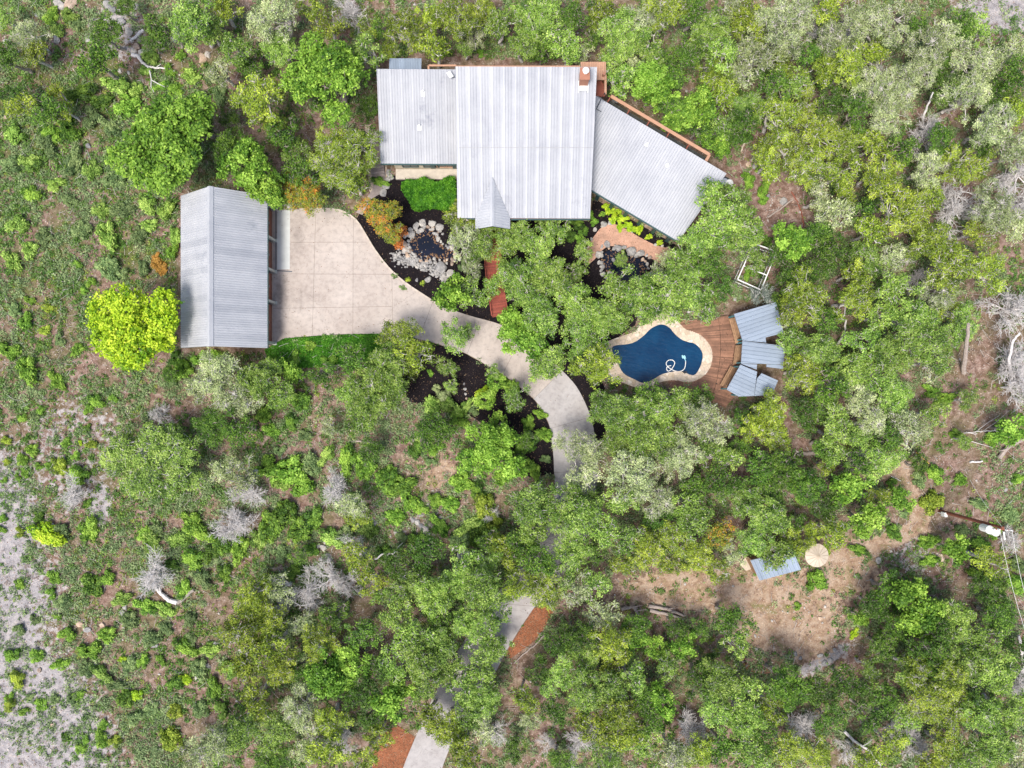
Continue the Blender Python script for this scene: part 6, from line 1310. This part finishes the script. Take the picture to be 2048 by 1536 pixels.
for i, (a, b, c_, l) in enumerate([((1296,1212),(1335,1218),(1368,1232),'upper long grey log of the log pile'),((1300,1220),(1330,1228),(1362,1236),'lower long grey log of the log pile'),((1243,1218),(1262,1214),(1275,1216),'dark log left of the log pile'),((1268,1212),(1272,1222),(1278,1230),'short crooked log between the other logs')]):
    log('log', [a, b, c_], (.20,.10), l, 'log', M_LOG, .2 + .05 * i, [(b, (b[0] + 22, b[1] - 3), .07)])
log('fallen_log', [(1688,1462),(1712,1485),(1738,1500),(1760,1530)], (.16,.08), 'grey fallen trunk near the bottom edge, lower right', 'log', DEADW, .3, [((1738,1500),(1760,1505),.06),((1725,1492),(1745,1478),.05)])
log('fallen_log', [(2038,1270,.8),(2044,1300,.5),(2046,1345,.2)], (.10,.2), 'whitish trunk at the right edge below the power lines', 'log', DEADW)
log('fallen_log', [(1998,915),(2015,895),(2050,876)], (.22,.16), 'dark burnt ended log at the right edge', 'log', M_LOG, .3, [((2015,895),(1998,902),.1)])
log('log', [(1940,925),(1965,922)], (.10,.08), 'short pale log left of the burnt ended log', 'log', DEADW)
log('fallen_branch', [(1955,868,.3),(1925,865,.5),(1975,862,.6),(2010,862,.3)], (.05,.04), 'thin pale branches heaped near the right edge', 'branch', TWIG, .3, [((1950,865),(2000,830),.04),((1960,866),(2020,820),.03),((1935,880),(1985,895),.05)])
log('timber', [(1488,287),(1482,303)], (.10,.10), 'short cream post lying beside the right wing deck', 'timber', M_CREAM)
log('timber', [(1535,434),(1560,418),(1586,399)], (.09,.07), 'long tan timber lying on the bare reddish ground', 'timber')
log('garden_edging', [(1583,383),(1597,408),(1606,435),(1608,462)], (.06,.06), 'curved brown edging around the bare reddish ground', 'edging', M_REDWOOD, .05)
log('log', [(1089,1271),(1070,1290),(1048,1308),(1028,1327)], (.09,.06), 'long thin log along the lower side of the orange mulch strip')
log('plastic_pole', [(1832,905,.5),(1858,927,.5)], (.04,.04), 'thin bright yellow pole in the scrub', 'pole', M_YELLOW)
log('plastic_pipe', [(1783,953),(1802,962)], (.03,.03), 'thin white pipe lying on the bare dirt patch', 'pipe', M_WHITE)
log('log', [(1808,1015+10),(1800,1018)], (.05,.05), 'tiny stick on the dirt footpath')
log('tree_trunk', [(1290+8,110,0),(1293,82,1.6),(1297,70,2.2),(1304,60,3.0)], (.12,.09), 'crooked bare white trunk above the right wing', 'tree trunk', DEADW, .5) if False else None
log('tree_trunk', [(1307,122,0),(1298,95,1.5),(1294,72,2.5),(1302,58,3.4),(1315,50,3.8)], (.15,.08), 'crooked pale trunk in the woods above the deck', 'tree trunk', DEADW, .5)
log('tree_trunk', [(1843,255,0),(1848,228,2.0),(1866,185,4.0)], (.15,.07), 'pale slanting trunk among the silvery upper right trees', 'tree trunk', DEADW, .5)
log('tree_trunk', [(1673,692,0),(1688,670,1.8),(1692,640,3.4)], (.12,.08), 'grey slanting trunk between junipers right of the cabanas', 'tree trunk', TWIG, .5)
log('tree_trunk', [(2022,768,0),(2018,720,2.5),(2025,685,4.4),(2040,665,5)], (.16,.09), 'bare pale trunk at the right edge', 'tree trunk', DEADW, .5)
m = MB(); a = W(1103, 1166); m.box((a.x, a.y, .33), (.42, .75, .5), rz=-.25); m.box((a.x, a.y, .61), (.48, .8, .06), rz=-.25); tag(m.build('storage_box', simple('navy_plastic', (0.03, 0.06, 0.14), .5), origin=(a.x, a.y, 0)), 'small navy blue lidded box beside the shaded road', 'box')
arc = smooth_poly([(1485,1312),(1487,1324),(1496,1334),(1510,1341),(1528,1343),(1546,1336)], 4, False)
for i in range(len(arc) - 1):
    for t_ in (.25, .75):
        p = W(arc[i][0] + (arc[i + 1][0] - arc[i][0]) * t_, arc[i][1] + (arc[i + 1][1] - arc[i][1]) * t_); m = MB(); rz_ = math.atan2(arc[i][1] - arc[i + 1][1], arc[i + 1][0] - arc[i][0])
        m.box((p.x, p.y, .06), (.13, .42, .12), rz=rz_ + random.gauss(0, .08)); tag(m.build('brick', M_CLAY if i % 3 else M_LOG, origin=(p.x, p.y, 0)), 'brown brick in the curved row edging the clearing', 'brick', 'bricks of the curved edging')
print("TREES", len(TREES), "SHRUBS", len(SHRUBS), "faces", sum(len(o.data.polygons) for o in bpy.data.objects if o.type == "MESH"))
